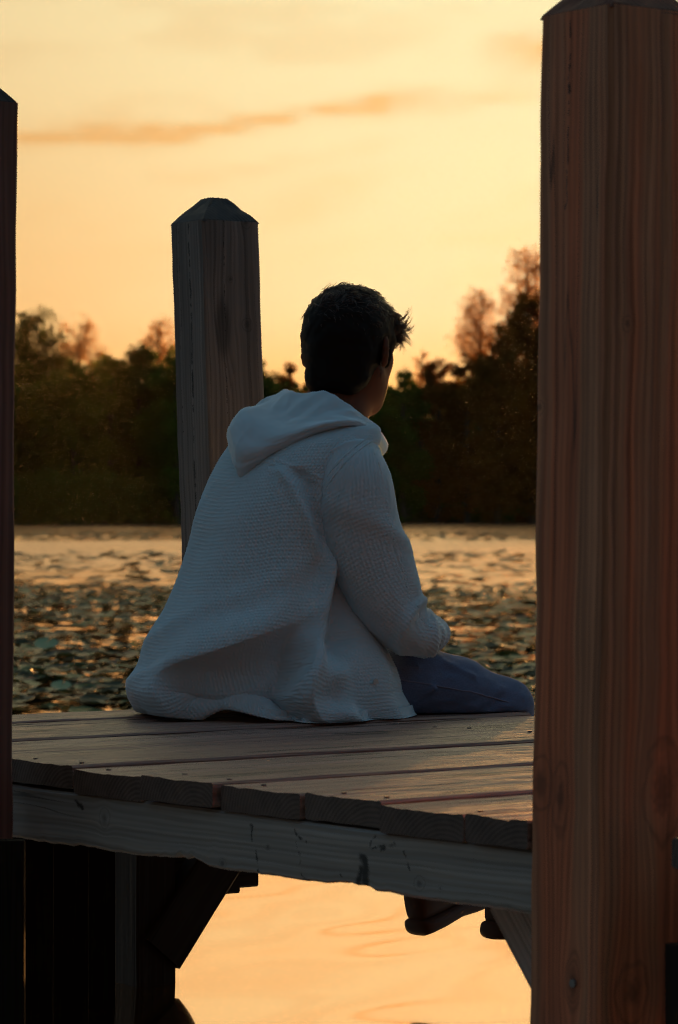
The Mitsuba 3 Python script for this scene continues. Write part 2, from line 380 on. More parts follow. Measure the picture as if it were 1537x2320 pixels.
gaps = [-0.86, -0.664, -0.468, -0.262, -0.062, 0.1367, 0.328, 0.5124, 0.717, 0.919, 1.1196, 1.316, 1.512, 1.71, 1.905, 2.10, 2.30]
say('dock', 'weathered wooden lake dock that the man sits on', 'dock')
for i in range(len(gaps) - 1):
    g = 0.006 + 0.003 * rng.random()
    t0, t1 = gaps[i] + g / 2, gaps[i + 1] - g / 2
    if abs(gaps[i] + 0.062) < 1e-6: t0 = 0.004                      # beside the near post
    back = 0.16 if -0.2 < (t0 + t1) / 2 < 0.14 else 0.0            # the near post stands in a notch
    if 0.13 < t1 and t0 < 0.13: back = 0.0
    st = [0.004, -0.006, 0.003, 0.006, -0.004, 0.0, 0.008][i % 7]
    lift = [0.0, 0.003, -0.002, 0.004, 0.0, -0.003, 0.002][i % 7]
    W = t1 - t0
    end0 = far_len(t0) + 0.03 + 0.01 * rng.random()
    sl = (far_len(t1) - far_len(t0)) / W
    p = P0 + t0 * W3 + Z3 * (DECK - 0.038 + lift) + U3 * (-0.004 + st + back)
    add_board(nth('dock__plank', i), board(p, U3, W3, Z3, end0 - back, W, 0.038, nu=60, bevel=0.004, rough=0.002, seed=100 + i, cup=0.002, groove=0.0022,
              trim1=lambda y, s=sl: s * y), 'wood_deck' if i % 3 else 'wood_deck_pale')

# near edge beam, joists and what carries them
bz = DECK - 0.038 - 0.0886 - 0.002
def chips(U, Y, Z):
    c = np.exp(-((U - 0.83) / 0.05) ** 2) * 0.02 + np.exp(-((U - 0.40) / 0.06) ** 2) * 0.008 + np.exp(-((U - 1.1) / 0.03) ** 2) * 0.004
    n = meshkit.fbm(np.stack([U * 60, Y * 60, U * 0], -1), 3, 5)
    return Y, Z + np.where(Z < 0.03, c * n * 1.4 + 0.004 * n, 0)
add_board('dock__edge_beam', board(P0 + 0.145 * W3 * 0 + Z3 * bz + U3 * 0.004, W3, U3, Z3, 2.3, 0.089, 0.0886, nu=160, rough=0.0022, seed=31, taper=chips, fixed=True), 'wood_beam')
for i, (s, w, h, dz) in enumerate(((0.30, 0.038, 0.089, 0.0), (1.1, 0.038, 0.089, 0.0), (1.75, 0.038, 0.089, 0.0))):
    p = P0 + U3 * s + W3 * -0.8 + Z3 * (DECK - 0.038 - h - 0.003)
    add_board(nth('dock__joist', i), board(p, W3, U3, Z3, 2.9 - 0.25 * i, w, h, seed=40 + i, nu=12), 'wood_wet_shaded')

# a pile under the deck, its brace and the cross beam it carries
PIL = at(312, 2000, 6.44); PIL[2] = 0
def turned(deg):
    a_ = math.radians(deg)
    return np.array([math.cos(a_), math.sin(a_), 0.0]), np.array([-math.sin(a_), math.cos(a_), 0.0])
pu, pw = turned(36)
add_board('dock__pile', board(PIL - Z3 * 1.2, Z3, pu, pw, 1.2 + DECK - 0.05, 0.092, 0.090, seed=51, nu=30), 'wood_wet_shaded')
# brace from the pile up to the right, lying along the planks
b0 = at(392, 2172, 6.53); b1 = at(508, 1986, 6.61)
def brace(key, lo, hi, side, width, thick, seed, mat):
    d_ = (hi - lo); L_ = np.linalg.norm(d_); d_ = d_ / L_
    add_board(key, board(lo - d_ * 0.06, d_, np.cross(side, d_) / np.linalg.norm(np.cross(side, d_)), side, L_ + 0.26, width, thick, seed=seed, nu=14), mat)
hb = (b1 - b0); hb /= np.linalg.norm(hb)
nb = np.cross(hb, Z3); nb /= np.linalg.norm(nb)
perp = np.cross(nb, hb); perp = perp if perp[0] < 0 else -perp
add_board('dock__brace', board(b0 - hb * 0.02, hb, perp, nb, 0.46, 0.105, 0.045, seed=52, nu=14), 'wood_wet_shaded')
q = at(300, 2030, 6.42)
zb = 0.158
add_board('dock__cross_beam', board(np.array([q[0], q[1] + 0.12, zb]), pu, pw, Z3, 0.255, 0.045, 0.14, seed=53, nu=12), 'wood_wet_shaded')
add_board('dock__cross_beam_001', board(np.array([q[0], q[1] + 0.12, zb + 0.004]) + pw * 0.049, pu, pw, Z3, 0.335, 0.045, 0.14, seed=54, nu=12), 'wood_wet_shaded')
# upright boards that close the underside on the left
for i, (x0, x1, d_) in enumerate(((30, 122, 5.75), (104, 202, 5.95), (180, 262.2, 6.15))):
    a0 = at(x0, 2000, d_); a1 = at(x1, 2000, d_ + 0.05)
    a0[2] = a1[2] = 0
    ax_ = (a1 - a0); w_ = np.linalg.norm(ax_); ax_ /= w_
    add_board(nth('dock__skirt_board', i), board(a0 - Z3 * 1.1, Z3, ax_, np.cross(Z3, ax_), 1.1 + DECK - 0.06, w_, 0.03, seed=60 + i, nu=20, bevel=0.0015), 'wood_baked_shade')


def post(key, corner, ang, tiltx, tilty, top, mat, label, W=0.14, cap=0.056, flat=0.041, bottom=-1.2, seed=1):
    """A square mooring post with a bevelled top; corner is the nearest corner of its section at eye height."""
    pu_, pw_ = turned(ang)
    az_ = np.array([tiltx, tilty, 1.0]); az_ /= np.linalg.norm(az_)
    L_ = (top - bottom) / az_[2]
    c = np.array([corner[0], corner[1], EYE]) - az_ * ((EYE - bottom) / az_[2])
    (v, f), uv = board(c, az_, pu_, pw_, L_, W, W, nu=260, bevel=0.006, rough=0.0036, seed=seed, fixed=True)
    # bevelled top
    o = c + az_ * L_
    m = 7
    def rim(half, z, jitter):
        r = np.random.default_rng(seed + int(z * 1000))
        out = []
        for sx, sy, ex, ey in ((-1, -1, 1, -1), (1, -1, 1, 1), (1, 1, -1, 1), (-1, 1, -1, -1)):
            for k in range(m):
                t = k / m
                out.append(((sx + (ex - sx) * t) * half + r.normal(0, jitter), (sy + (ey - sy) * t) * half + r.normal(0, jitter)))
        out = np.array(out)
        return out, o + (W / 2 + out[:, :1]) * pu_ + (W / 2 + out[:, 1:]) * pw_ + az_ * (z + r.normal(0, jitter, (len(out), 1)))
    rings = [rim(W / 2 - 0.0005, -0.004, 0.0003), rim(W / 2 - 0.003, 0.002, 0.0006)] + [rim(W / 2 - 0.003 - (W / 2 - 0.003 - flat / 2) * t, 0.002 + (cap - 0.002) * t, 0.0009) for t in (0.25, 0.5, 0.75, 0.97)] + [rim(flat / 2 - 0.004, cap, 0.0006)]
    n = 4 * m
    cv = np.vstack([r[1] for r in rings] + [o[None] + W / 2 * pu_ + W / 2 * pw_ + az_ * cap])
    cuv = np.vstack([1000 + 0.2 + r[0] for r in rings] + [[[1000.2, 0.2]]])
    cuv[:, 1] -= 1000
    cf = []
    for r in range(len(rings) - 1):
        for k in range(n):
            a_, b_ = r * n + k, r * n + (k + 1) % n
            cf += [[a_, b_, b_ + n], [a_, b_ + n, a_ + n]]
    for k in range(n):
        cf.append([(len(rings) - 1) * n + k, (len(rings) - 1) * n + (k + 1) % n, len(rings) * n])
    v2, f2 = join([(v, f), (cv, np.array(cf))])
    add_board(key, ((v2, f2), np.vstack([uv, cuv])), mat, label=label, category='post', group=None)


nc_ = at(1372, 1160, 4.19)
post('mooring_post', nc_, 36, 0.0118, 0.0, 1.612, 'wood_near_post', 'tall brown square wooden post with painted warm glare, nearest the camera, at the right end of the dock', seed=11, W=0.146)
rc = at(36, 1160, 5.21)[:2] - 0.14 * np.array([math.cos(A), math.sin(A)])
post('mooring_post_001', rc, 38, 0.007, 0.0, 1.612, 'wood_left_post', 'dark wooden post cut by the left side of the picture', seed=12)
cc = at(481, 1160, 7.15)
post('mooring_post_002', cc, 33, -0.031, 0.0, 1.600, 'wood_grey_post', 'grey square wooden post with sloped top behind the seated man', bottom=0.42, seed=13, W=0.147)
# boards bolted to the outer posts low down
lp = at(45, 1915, 5.0)
add_board('dock__fender_board', board(np.array([lp[0] - 0.16, lp[1] + 0.06, -1.0]), Z3, np.array([1.0, 0.0, 0]), np.array([0, 1.0, 0]), 1.0 + lp[2], 0.16, 0.035, seed=71, nu=24), 'wood_baked_shade')
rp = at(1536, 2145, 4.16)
add_board('dock__fender_board_001', board(np.array([rp[0], rp[1], -1.0]), Z3, np.array([0.9, 0.43, 0]), np.array([-0.43, 0.9, 0]), 1.0 + rp[2], 0.10, 0.035, seed=72, nu=24), 'wood_wet_shaded')
# knee brace between the near post and the beam
k0 = at(1225, 2290, 4.42); k1 = at(1112, 2075, 4.55)
hk = (k1 - k0); hk /= np.linalg.norm(hk)
nk = np.cross(hk, Z3); nk /= np.linalg.norm(nk)
pk = np.cross(nk, hk); pk = pk if pk[0] > 0 else -pk
add_board('dock__brace_001', board(k0 - hk * 0.05, hk, pk, nk, 0.24, 0.10, 0.045, seed=55, nu=14), 'wood_beam')
# a bolt sunk in the near post, nail heads on the planks
def bolt(key, c, nrm, r_, depth, mat):
    cyl = trimesh.creation.cylinder(radius=r_, height=depth, sections=20)
    cyl.apply_transform(trimesh.geometry.align_vectors([0, 0, 1], nrm))
    cyl.apply_translation(c)
    add(key, cyl, mat, smooth=40)


NPW = np.array([-math.sin(A), math.cos(A), 0]); NPU = turned(36)[0]
scene['iron'] = {'type': 'principled', 'base_color': {'type': 'rgb', 'value': [0.25, 0.23, 0.22]}, 'metallic': 0.7, 'roughness': 0.5}
scene['dark_hole'] = {'type': 'diffuse', 'reflectance': {'type': 'rgb', 'value': [0.012, 0.008, 0.006]}}

bc_ = at(1303, 2228, 4.232)
bolt('mooring_post__bolt', bc_ - NPU * 0.002, -NPU, 0.0055, 0.006, 'iron')
nail_rng = np.random.default_rng(61)
nk_ = 0
for i in range(3, 14):
    for s_ in (0.045, 1.12, 1.77):
        for f_ in (0.22, 0.78):
            if nail_rng.random() < 0.25: continue
            t_ = gaps[i] + (gaps[i + 1] - gaps[i]) * f_ + nail_rng.normal(0, 0.006)
            p_ = P0 + t_ * W3 + U3 * (s_ + nail_rng.normal(0, 0.006)); p_[2] = DECK + [0.0, 0.003, -0.002, 0.004, 0.0, -0.003, 0.002][i % 7] - 0.0012
            k_ = (p_[0] / p_[1]) * FOC + 768
            if not 30 < k_ < 1220: continue
            bolt(nth('dock__nail', nk_), p_, [0, 0, 1.0], 0.0042, 0.006, 'iron'); nk_ += 1

# ------------------------------------------------------------------ trees on the far bank
def tube_mesh(pts, rad, sides=5):
    pts = np.asarray(pts, float); rad = np.asarray(rad, float)
    t = np.gradient(pts, axis=0); t /= np.linalg.norm(t, axis=1, keepdims=True) + 1e-12
    a_ = np.cross(t, np.where(np.abs(t[:, 2:]) < 0.9, [0, 0, 1.0], [1.0, 0, 0])); a_ /= np.linalg.norm(a_, axis=1, keepdims=True) + 1e-12
    b_ = np.cross(t, a_); g = np.arange(sides) * 2 * np.pi / sides
    v = pts[:, None] + rad[:, None, None] * (np.cos(g)[None, :, None] * a_[:, None] + np.sin(g)[None, :, None] * b_[:, None])
    i, j = np.meshgrid(np.arange(len(pts) - 1), np.arange(sides), indexing='ij')
    f = np.stack([i * sides + j, i * sides + (j + 1) % sides, (i + 1) * sides + (j + 1) % sides, (i + 1) * sides + j], -1).reshape(-1, 4)
    return v.reshape(-1, 3), f


def leaf_cards(pos, size, r):
    n = len(pos)
    a_ = r.normal(size=(n, 3)); a_ /= np.linalg.norm(a_, axis=1, keepdims=True)
    b_ = np.cross(a_, r.normal(size=(n, 3))); b_ /= np.linalg.norm(b_, axis=1, keepdims=True) + 1e-9
    s = size * r.uniform(0.6, 1.4, (n, 1))
    v = np.stack([pos - a_ * s, pos + b_ * s * 0.45, pos + a_ * s, pos - b_ * s * 0.45], 1).reshape(-1, 3)
    k = np.arange(n)[:, None] * 4
    return v, np.hstack([k, k + 1, k + 2, k + 3])


def tree(key, px, toppx, wpx, d, dens, leafmat, label, seed, low=0.18, base=1186, size=0.16, lobes=9, group=None, lean=0.0, mist=0):
    r = np.random.default_rng(seed)
    foot = at(px, base, d); foot[2] = float(ground_z(np.array(foot[0]), np.array(foot[1]))) - 0.1
    top = at(px + lean, toppx, d)
    H = top[2] - foot[2]
    Rw = wpx * d / FOC / 2
    n = 9
    t = np.linspace(0, 1, n)
    sway = np.cumsum(r.normal(0, 0.06, (n, 2)), 0) * Rw * 0.25
    trunk = foot + (top - foot) * t[:, None] * 0.94
    trunk[:, :2] += sway
    rad = 0.018 * H * (1 - t) ** 0.8 + 0.02
    wood_parts = [tube_mesh(trunk, rad, 6)]
    tips = []
    nb_ = 14 + int(lobes * 1.5)
    for b in range(nb_):
        s = low + (0.97 - low) * (b + r.random()) / nb_
        c = np.array([np.interp(s, t, trunk[:, k]) for k in range(3)])
        az = r.uniform(0, 2 * np.pi)
        prof = math.sin(math.pi * min(1, max(0.02, (s - low * 0.6) / (1.04 - low * 0.6))) ** 0.8) ** 0.7
        Lb = Rw * prof * r.uniform(0.65, 1.1)
        dirn = np.array([math.cos(az), math.sin(az), r.uniform(0.25, 0.9)])
        m = 5
        tt = np.linspace(0, 1, m)[:, None]
        line = c + dirn * Lb * tt + np.array([0, 0, 0.25]) * Lb * tt ** 2 + r.normal(0, 0.05, (m, 3)) * Lb * tt
        wood_parts.append(tube_mesh(line, np.linspace(0.35 * np.interp(s, t, rad) + 0.02, 0.02, m), 4))
        tips += [(line[k], Lb * (0.35 + 0.25 * r.random())) for k in (2, 3, 4)]
        for _ in range(3):
            k = r.integers(1, m)
            d2 = dirn * 0.4 + r.normal(0, 0.7, 3); d2[2] = abs(d2[2]) * 0.8
            l2 = line[k] + d2 * Lb * 0.4 * np.linspace(0, 1, 4)[:, None]
            wood_parts.append(tube_mesh(l2, np.linspace(0.03, 0.012, 4), 3))
            tips.append((l2[-1], Lb * 0.3))
            tips.append((l2[2], Lb * 0.22))
    tips.append((trunk[-1], Rw * 0.3)); tips.append((trunk[-2], Rw * 0.35))
    pos = []
    tot = sum(max(rr, 0.2) ** 2 for _, rr in tips)
    for c, rr in tips:
        rr = max(rr, 0.25)
        k = int(dens * rr ** 2 / tot * r.uniform(0.4, 1.6)) + 3
        g = r.normal(size=(k, 3)); g /= np.linalg.norm(g, axis=1, keepdims=True)
        pos.append(c + g * rr * r.random((k, 1)) ** 0.45 * np.array([1, 1, 0.8]))
    if mist:    # fine young leaves all through the crown
        g = r.normal(size=(mist * 3, 3)); g /= np.linalg.norm(g, axis=1, keepdims=True)
        g *= r.random((mist * 3, 1)) ** 0.4
        c = foot + (top - foot) * (0.5 + low / 2)
        q = c + g * np.array([Rw, Rw, H * (1 - low) * 0.5])
        q[:, :2] += r.normal(0, 0.06, (len(q), 2)) * Rw
        ok = meshkit.fbm(q * 0.55, 3, seed) > 0.50
        pos.append(q[ok][:mist])
    pos = np.vstack(pos)
    pos = pos[pos[:, 2] > foot[2] + 0.15]
    add(key + '__trunk', join(wood_parts), 'bark', smooth=True)
    add(key + '__crown', leaf_cards(pos, size, r), leafmat)
    say(key, label, 'tree', group)


tree_n = {}
def plant(kind, *a_, **k):
    i = tree_n.get(kind, 0); tree_n[kind] = i + 1
    tree(nth(kind, i), *a_, **k)


# left of the grey post
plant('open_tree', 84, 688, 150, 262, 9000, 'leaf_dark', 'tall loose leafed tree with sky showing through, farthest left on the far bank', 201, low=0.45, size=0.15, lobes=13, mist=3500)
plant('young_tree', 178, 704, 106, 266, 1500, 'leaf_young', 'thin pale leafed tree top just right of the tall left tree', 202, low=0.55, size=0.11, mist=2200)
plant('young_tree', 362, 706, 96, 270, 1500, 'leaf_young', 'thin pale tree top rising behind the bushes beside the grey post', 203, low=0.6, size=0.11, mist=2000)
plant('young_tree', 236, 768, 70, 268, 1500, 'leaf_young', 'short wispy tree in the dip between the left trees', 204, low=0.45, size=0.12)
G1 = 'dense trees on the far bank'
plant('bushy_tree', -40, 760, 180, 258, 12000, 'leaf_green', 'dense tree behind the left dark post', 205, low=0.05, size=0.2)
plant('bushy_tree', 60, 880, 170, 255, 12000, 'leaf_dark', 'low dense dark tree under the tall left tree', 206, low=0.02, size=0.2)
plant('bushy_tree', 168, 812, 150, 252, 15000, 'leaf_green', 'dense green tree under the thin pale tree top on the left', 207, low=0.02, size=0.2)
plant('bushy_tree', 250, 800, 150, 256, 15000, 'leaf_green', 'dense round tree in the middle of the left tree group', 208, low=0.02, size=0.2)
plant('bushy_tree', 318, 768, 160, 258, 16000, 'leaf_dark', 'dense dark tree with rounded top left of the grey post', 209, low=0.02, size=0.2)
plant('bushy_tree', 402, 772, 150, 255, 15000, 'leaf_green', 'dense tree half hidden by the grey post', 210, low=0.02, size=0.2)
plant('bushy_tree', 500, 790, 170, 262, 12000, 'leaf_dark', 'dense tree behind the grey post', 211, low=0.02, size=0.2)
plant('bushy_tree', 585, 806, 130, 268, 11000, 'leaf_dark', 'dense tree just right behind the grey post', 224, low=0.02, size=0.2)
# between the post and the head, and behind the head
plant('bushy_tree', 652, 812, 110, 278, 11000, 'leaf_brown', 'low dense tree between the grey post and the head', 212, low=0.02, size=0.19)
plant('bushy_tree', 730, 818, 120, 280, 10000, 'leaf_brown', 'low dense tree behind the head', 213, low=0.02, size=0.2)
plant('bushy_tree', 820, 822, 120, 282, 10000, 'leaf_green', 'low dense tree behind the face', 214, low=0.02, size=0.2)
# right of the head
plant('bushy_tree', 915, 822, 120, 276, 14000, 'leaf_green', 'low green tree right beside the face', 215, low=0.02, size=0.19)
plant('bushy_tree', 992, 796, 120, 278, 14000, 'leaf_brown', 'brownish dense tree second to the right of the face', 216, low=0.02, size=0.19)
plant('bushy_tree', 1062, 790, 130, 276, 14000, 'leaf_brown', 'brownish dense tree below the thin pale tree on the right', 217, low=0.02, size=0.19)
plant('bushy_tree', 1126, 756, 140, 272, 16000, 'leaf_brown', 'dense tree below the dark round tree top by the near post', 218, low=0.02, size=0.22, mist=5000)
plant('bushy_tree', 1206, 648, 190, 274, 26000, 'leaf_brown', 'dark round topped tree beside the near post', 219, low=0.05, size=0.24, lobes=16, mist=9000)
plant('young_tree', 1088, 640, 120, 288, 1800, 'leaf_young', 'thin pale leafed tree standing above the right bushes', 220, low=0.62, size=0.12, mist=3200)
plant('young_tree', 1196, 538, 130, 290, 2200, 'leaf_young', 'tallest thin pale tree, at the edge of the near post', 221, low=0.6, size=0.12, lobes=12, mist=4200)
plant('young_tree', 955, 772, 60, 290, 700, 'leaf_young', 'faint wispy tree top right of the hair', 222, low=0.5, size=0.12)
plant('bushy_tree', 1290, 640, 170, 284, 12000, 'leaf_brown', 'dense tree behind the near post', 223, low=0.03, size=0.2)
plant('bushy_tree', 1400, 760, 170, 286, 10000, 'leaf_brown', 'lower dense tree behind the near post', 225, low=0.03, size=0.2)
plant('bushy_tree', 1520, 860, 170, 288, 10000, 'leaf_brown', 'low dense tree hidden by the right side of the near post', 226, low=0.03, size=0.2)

# more of the far bank to either side of the view
side_rng = np.random.default_rng(31)
for px__, word in ((-150, 'first beyond the left side of the view'), (-270, 'second beyond the left side of the view'), (-400, 'third beyond the left side of the view'), (-540, 'fourth beyond the left side of the view'), (-700, 'fifth beyond the left side of the view'),
                   (2150, 'first beyond the right side of the view'), (2290, 'second beyond the right side of the view'), (2440, 'third beyond the right side of the view'), (2600, 'fourth beyond the right side of the view')):
    plant('bushy_tree', px__, float(side_rng.uniform(720, 860)), float(side_rng.uniform(150, 200)), float(shore((px__ - 768.5) / FOC * 268)) + 2, 5000, ('leaf_green', 'leaf_dark')[int(side_rng.integers(2))],
          'dense tree on the far bank, ' + word, 300 + abs(px__), low=0.03, size=0.22)

# undergrowth along the water, one mass
r = np.random.default_rng(77)
n = 42000
x = r.uniform(-48, 52, n)
dep = r.random(n) ** 1.6 * 12
hgt = 1.6 + 2.6 * meshkit.noise(np.stack([x * 0.22, x * 0 + 3, x * 0], -1)) + 0.8 * meshkit.noise(np.stack([x * 1.1, dep * 0.5, x * 0], -1))
y = shore(x) + dep - 1.0
z = -0.1 + hgt * r.random(n) ** 0.8
add('undergrowth', leaf_cards(np.stack([x, y, z], -1), 0.24, r), 'leaf_dark', label='dark undergrowth along the far waterline', category='bushes', kind='stuff')
# the wood behind, one mass
n = 110000
x = r.uniform(-75, 85, n)
dep = 9 + r.random(n) * 40
hgt = 11.5 + 3.5 * (meshkit.noise(np.stack([x * 0.13, dep * 0.13, x * 0], -1)) - 0.5) * 2
hgt = np.minimum(hgt, np.interp(x, [-75, -26, -10, 3, 8, 14, 18, 24, 30, 44, 60, 85], [10, 10.0, 11.5, 11.3, 11.6, 12.6, 14, 11, 5.0, 5.0, 9, 11]))
z = 0.5 + hgt * (1 - r.random(n) ** 1.5)
add('woodland', leaf_cards(np.stack([x, shore(x) + dep, z], -1), 0.52, r), 'leaf_dark', label='dark wood behind the trees of the far bank', category='wood', kind='stuff')

# added unseen trees behind the camera that block the low sky light
n = 26000
ang = r.uniform(math.radians(150), math.radians(395), n)
rad_ = 15 + 14 * r.random(n)
x, y = rad_ * np.cos(ang) * 1.3, rad_ * np.sin(ang) - 2
hgt = 13.0 + 4.0 * (meshkit.noise(np.stack([x * 0.25, y * 0.25, x * 0], -1)) - 0.5) * 2
keep = y < 0.0
add('woodland_001', leaf_cards(np.stack([x, y, 0.2 + hgt * r.random(n) ** 0.8], -1)[keep], 0.55, r), 'leaf_dark', label='added unseen wood on the near bank, blocks low sky light', category='wood', kind='stuff')

# ------------------------------------------------------------------ haze added over the lake to lift the dark far trees
scene['haze_air'] = {'type': 'homogeneous', 'albedo': {'type': 'rgb', 'value': [0.95, 0.80, 0.66]}, 'sigma_t': 0.00002, 'phase': {'type': 'hg', 'g': 0.85}}
scene['haze'] = {'type': 'cube', 'to_world': T().translate([0, 300, 11.5]).scale([830, 630, 14.0]), 'bsdf': {'type': 'null'}, 'interior': {'type': 'ref', 'id': 'haze_air'}}
say('haze', 'thin haze added over the lake to lift the far trees', 'haze', kind='stuff')
scene['camera']['medium'] = {'type': 'ref', 'id': 'haze_air'}

# ------------------------------------------------------------------ lily pads on the lake
for key, c0, c1 in (('pad_green', (0.05, 0.085, 0.02), (0.09, 0.12, 0.03)), ('pad_brown', (0.12, 0.055, 0.022), (0.20, 0.10, 0.03)), ('pad_dark', (0.035, 0.042, 0.012), (0.06, 0.055, 0.017))):
    scene[key] = {'type': 'twosided', 'bsdf': {'type': 'principled', 'roughness': 0.42, 'specular': 0.35,
                  'base_color': proc(lambda p, n, uv, a_=c0, b_=c1: mix(a_, b_, fbm(p.x * 9, p.y * 9, 3.0)))}}


def pad_mesh(seed, n=16, rings=3):
    """A floating leaf: round with a notch, wavy, its rim turned up in places."""
    r = np.random.default_rng(seed)
    ang = np.linspace(0.16, 2 * np.pi - 0.16, n)
    rimz = r.uniform(0.04, 0.28) * np.clip(np.sin(ang + r.uniform(0, 6)), 0, 1) ** 2 + 0.06 * meshkit.noise(np.stack([ang * 1.3, ang * 0 + seed, ang * 0], -1))
    big = r.random()
    if big > 0.8:
        rimz += 0.30 * np.clip(np.cos(ang - r.uniform(0, 6.28)), 0, 1) ** 1.5
    rad = 1 + 0.07 * (meshkit.noise(np.stack([ang * 1.1, ang * 0, ang * 0 + seed], -1)) - 0.5)
    v = [[0, 0, 0.012]]
    for k, (q, zz) in enumerate(((0.55, 0.25), (0.85, 0.6), (1.0, 1.0))[3 - rings:]):
        for a_, rz, rr in zip(ang, rimz, rad):
            v.append([q * rr * math.cos(a_), q * rr * math.sin(a_), 0.012 + rz * zz ** 1.6])
    f = [[0, 1 + k, 2 + k] for k in range(n - 1)]
    for l in range(rings - 1):
        for k in range(n - 1):
            a_ = 1 + l * n + k
            f += [[a_, a_ + n, a_ + n + 1], [a_, a_ + n + 1, a_ + 1]]
    return np.array(v, float), np.array(f)


PADS = [pad_mesh(400 + k) for k in range(10)]
PADS_LIGHT = [pad_mesh(400 + k, 9, 2) for k in range(10)]
pad_ply = [mikit.ply(m, None, smooth=True) for m in PADS]
r = np.random.default_rng(55)
cand = []
for k in range(36000):
    d_ = 9.0 + 33.0 * r.random() ** 0.75
    k_ = r.uniform(-0.17, 0.14)
    x_ = k_ * d_ + 0.0
    clump = meshkit.fbm(np.array([x_ * 0.55, d_ * 0.16, 4.0]), 3, 17)
    keep = np.clip((clump - 0.36) * 4.5, 0.38, 1) * np.interp(d_, [9, 13, 15, 33, 42], [0.0, 0.3, 1.0, 0.9, 0.25])
    if r.random() > keep * 0.62:
        continue
    cand.append((x_, d_, 0.038 + 0.055 * r.random() ** 1.6, r.integers(10), r.uniform(0, 6.28), r.normal(0, 0.07), r.normal(0, 0.09)))
px_ = [(768.5 + c[0] / c[1] * FOC, 1160 + EYE / c[1] * FOC) for c in cand]
vis = [30 < p[0] < 1215 and not (330 < p[0] < 930) and p[1] < 1600 for p in px_]
order = sorted(range(len(cand)), key=lambda i_: (not vis[i_], -cand[i_][2] / cand[i_][1]))
one = set(order[:290])
i_n, rest = 0, {'pad_green': [], 'pad_dark': [], 'pad_brown': []}
for i_ in order:
    x_, d_, s_, m_, a_, tx, ty = cand[i_]
    rr = np.random.default_rng(9000 + i_).random()
    mat = 'pad_green' if rr < 0.36 else 'pad_dark' if rr < 0.84 else 'pad_brown'
    z_ = float(water_z(np.array(x_), np.array(d_))) + 0.004
    tf = T().translate([x_, d_, z_]).rotate([1, 0, 0], math.degrees(tx)).rotate([0, 1, 0], math.degrees(ty)).rotate([0, 0, 1], math.degrees(a_)).scale([s_, s_, s_])
    if i_ in one:
        key = nth('lily_pad', i_n); i_n += 1
        scene[key] = {**pad_ply[m_], 'bsdf': {'type': 'ref', 'id': mat}, 'to_world': tf}
        hue = {'pad_green': 'green', 'pad_dark': 'dark', 'pad_brown': 'brownish'}[mat]
        say(key, f'{hue} lily pad floating among many others on the lake', 'lily pad', f'{hue} lily pads on the lake')
    else:
        M_ = np.array(tf.matrix, float)
        rest[mat].append((PADS_LIGHT[m_][0] @ M_[:3, :3].T + M_[:3, 3], PADS_LIGHT[m_][1]))
# three that stand out: a big pale one, a yellow one, one curled up by the dock
for key, c0, c1 in (('pad_pale', (0.16, 0.26, 0.13), (0.20, 0.30, 0.16)), ('pad_yellow', (0.42, 0.22, 0.03), (0.50, 0.28, 0.04))):
    scene[key] = {'type': 'twosided', 'bsdf': {'type': 'principled', 'roughness': 0.45, 'specular': 0.35, 'base_color': proc(lambda p, n, uv, a_=c0, b_=c1: mix(a_, b_, fbm(p.x * 12, p.y * 12, 3.0)))}}
for (px__, py__, s_, tilt, mat, lab) in ((104, 1462, 0.085, 26, 'pad_pale', 'big pale green lily pad tilted up, left of the man'), (306, 1457, 0.032, 34, 'pad_yellow', 'small yellow orange lily pad left of the shirt'),
                                         (138, 1556, 0.055, 24, 'pad_pale', 'pale lily pad tilted up just beyond the left edge of the dock')):
    d_ = EYE * FOC / (py__ + 10 - 1160)
    p_ = at(px__, py__ + 10, d_)
    key = nth('lily_pad', i_n); i_n += 1
    scene[key] = {**pad_ply[3], 'bsdf': {'type': 'ref', 'id': mat}, 'to_world': T().translate([p_[0], p_[1], 0.012 + s_ * math.sin(math.radians(tilt)) * 0.8]).rotate([1, 0, 0], tilt).rotate([0, 0, 1], 70).scale([s_, s_, s_])}
    say(key, lab, 'lily pad')
# the far patches, tens of metres out
for k in range(2600):
    d_ = r.uniform(104, 150) if k % 3 else r.uniform(42, 75)
    x_ = r.uniform(-0.16, 0.14) * d_
    s_ = r.uniform(0.10, 0.2)
    tf = T().translate([x_, d_, float(water_z(np.array(x_), np.array(d_))) + 0.01]).rotate([0, 1, 0], float(r.normal(0, 2.5))).rotate([0, 0, 1], float(r.uniform(0, 360))).scale([s_, s_, s_])
    M_ = np.array(tf.matrix, float)
    m_ = r.integers(10)
    rest['pad_dark'].append((PADS_LIGHT[m_][0] @ M_[:3, :3].T + M_[:3, 3], PADS_LIGHT[m_][1]))
for k, (mat, ps) in enumerate(rest.items()):
    add(f'lily_pad_cover__{k + 1:03d}', join(ps), mat, smooth=True)
say('lily_pad_cover', 'the many smaller lily pads spread over the lake', 'lily pads', kind='stuff')

# ------------------------------------------------------------------ the seated man
from scipy.interpolate import PchipInterpolator, CubicSpline

FA_ = math.radians(35.0)
PF = np.array([math.cos(FA_), math.sin(FA_), 0.0])       # where his body faces
PR = np.array([math.sin(FA_), -math.cos(FA_), 0.0])      # his right
S65 = 6.5 / FOC


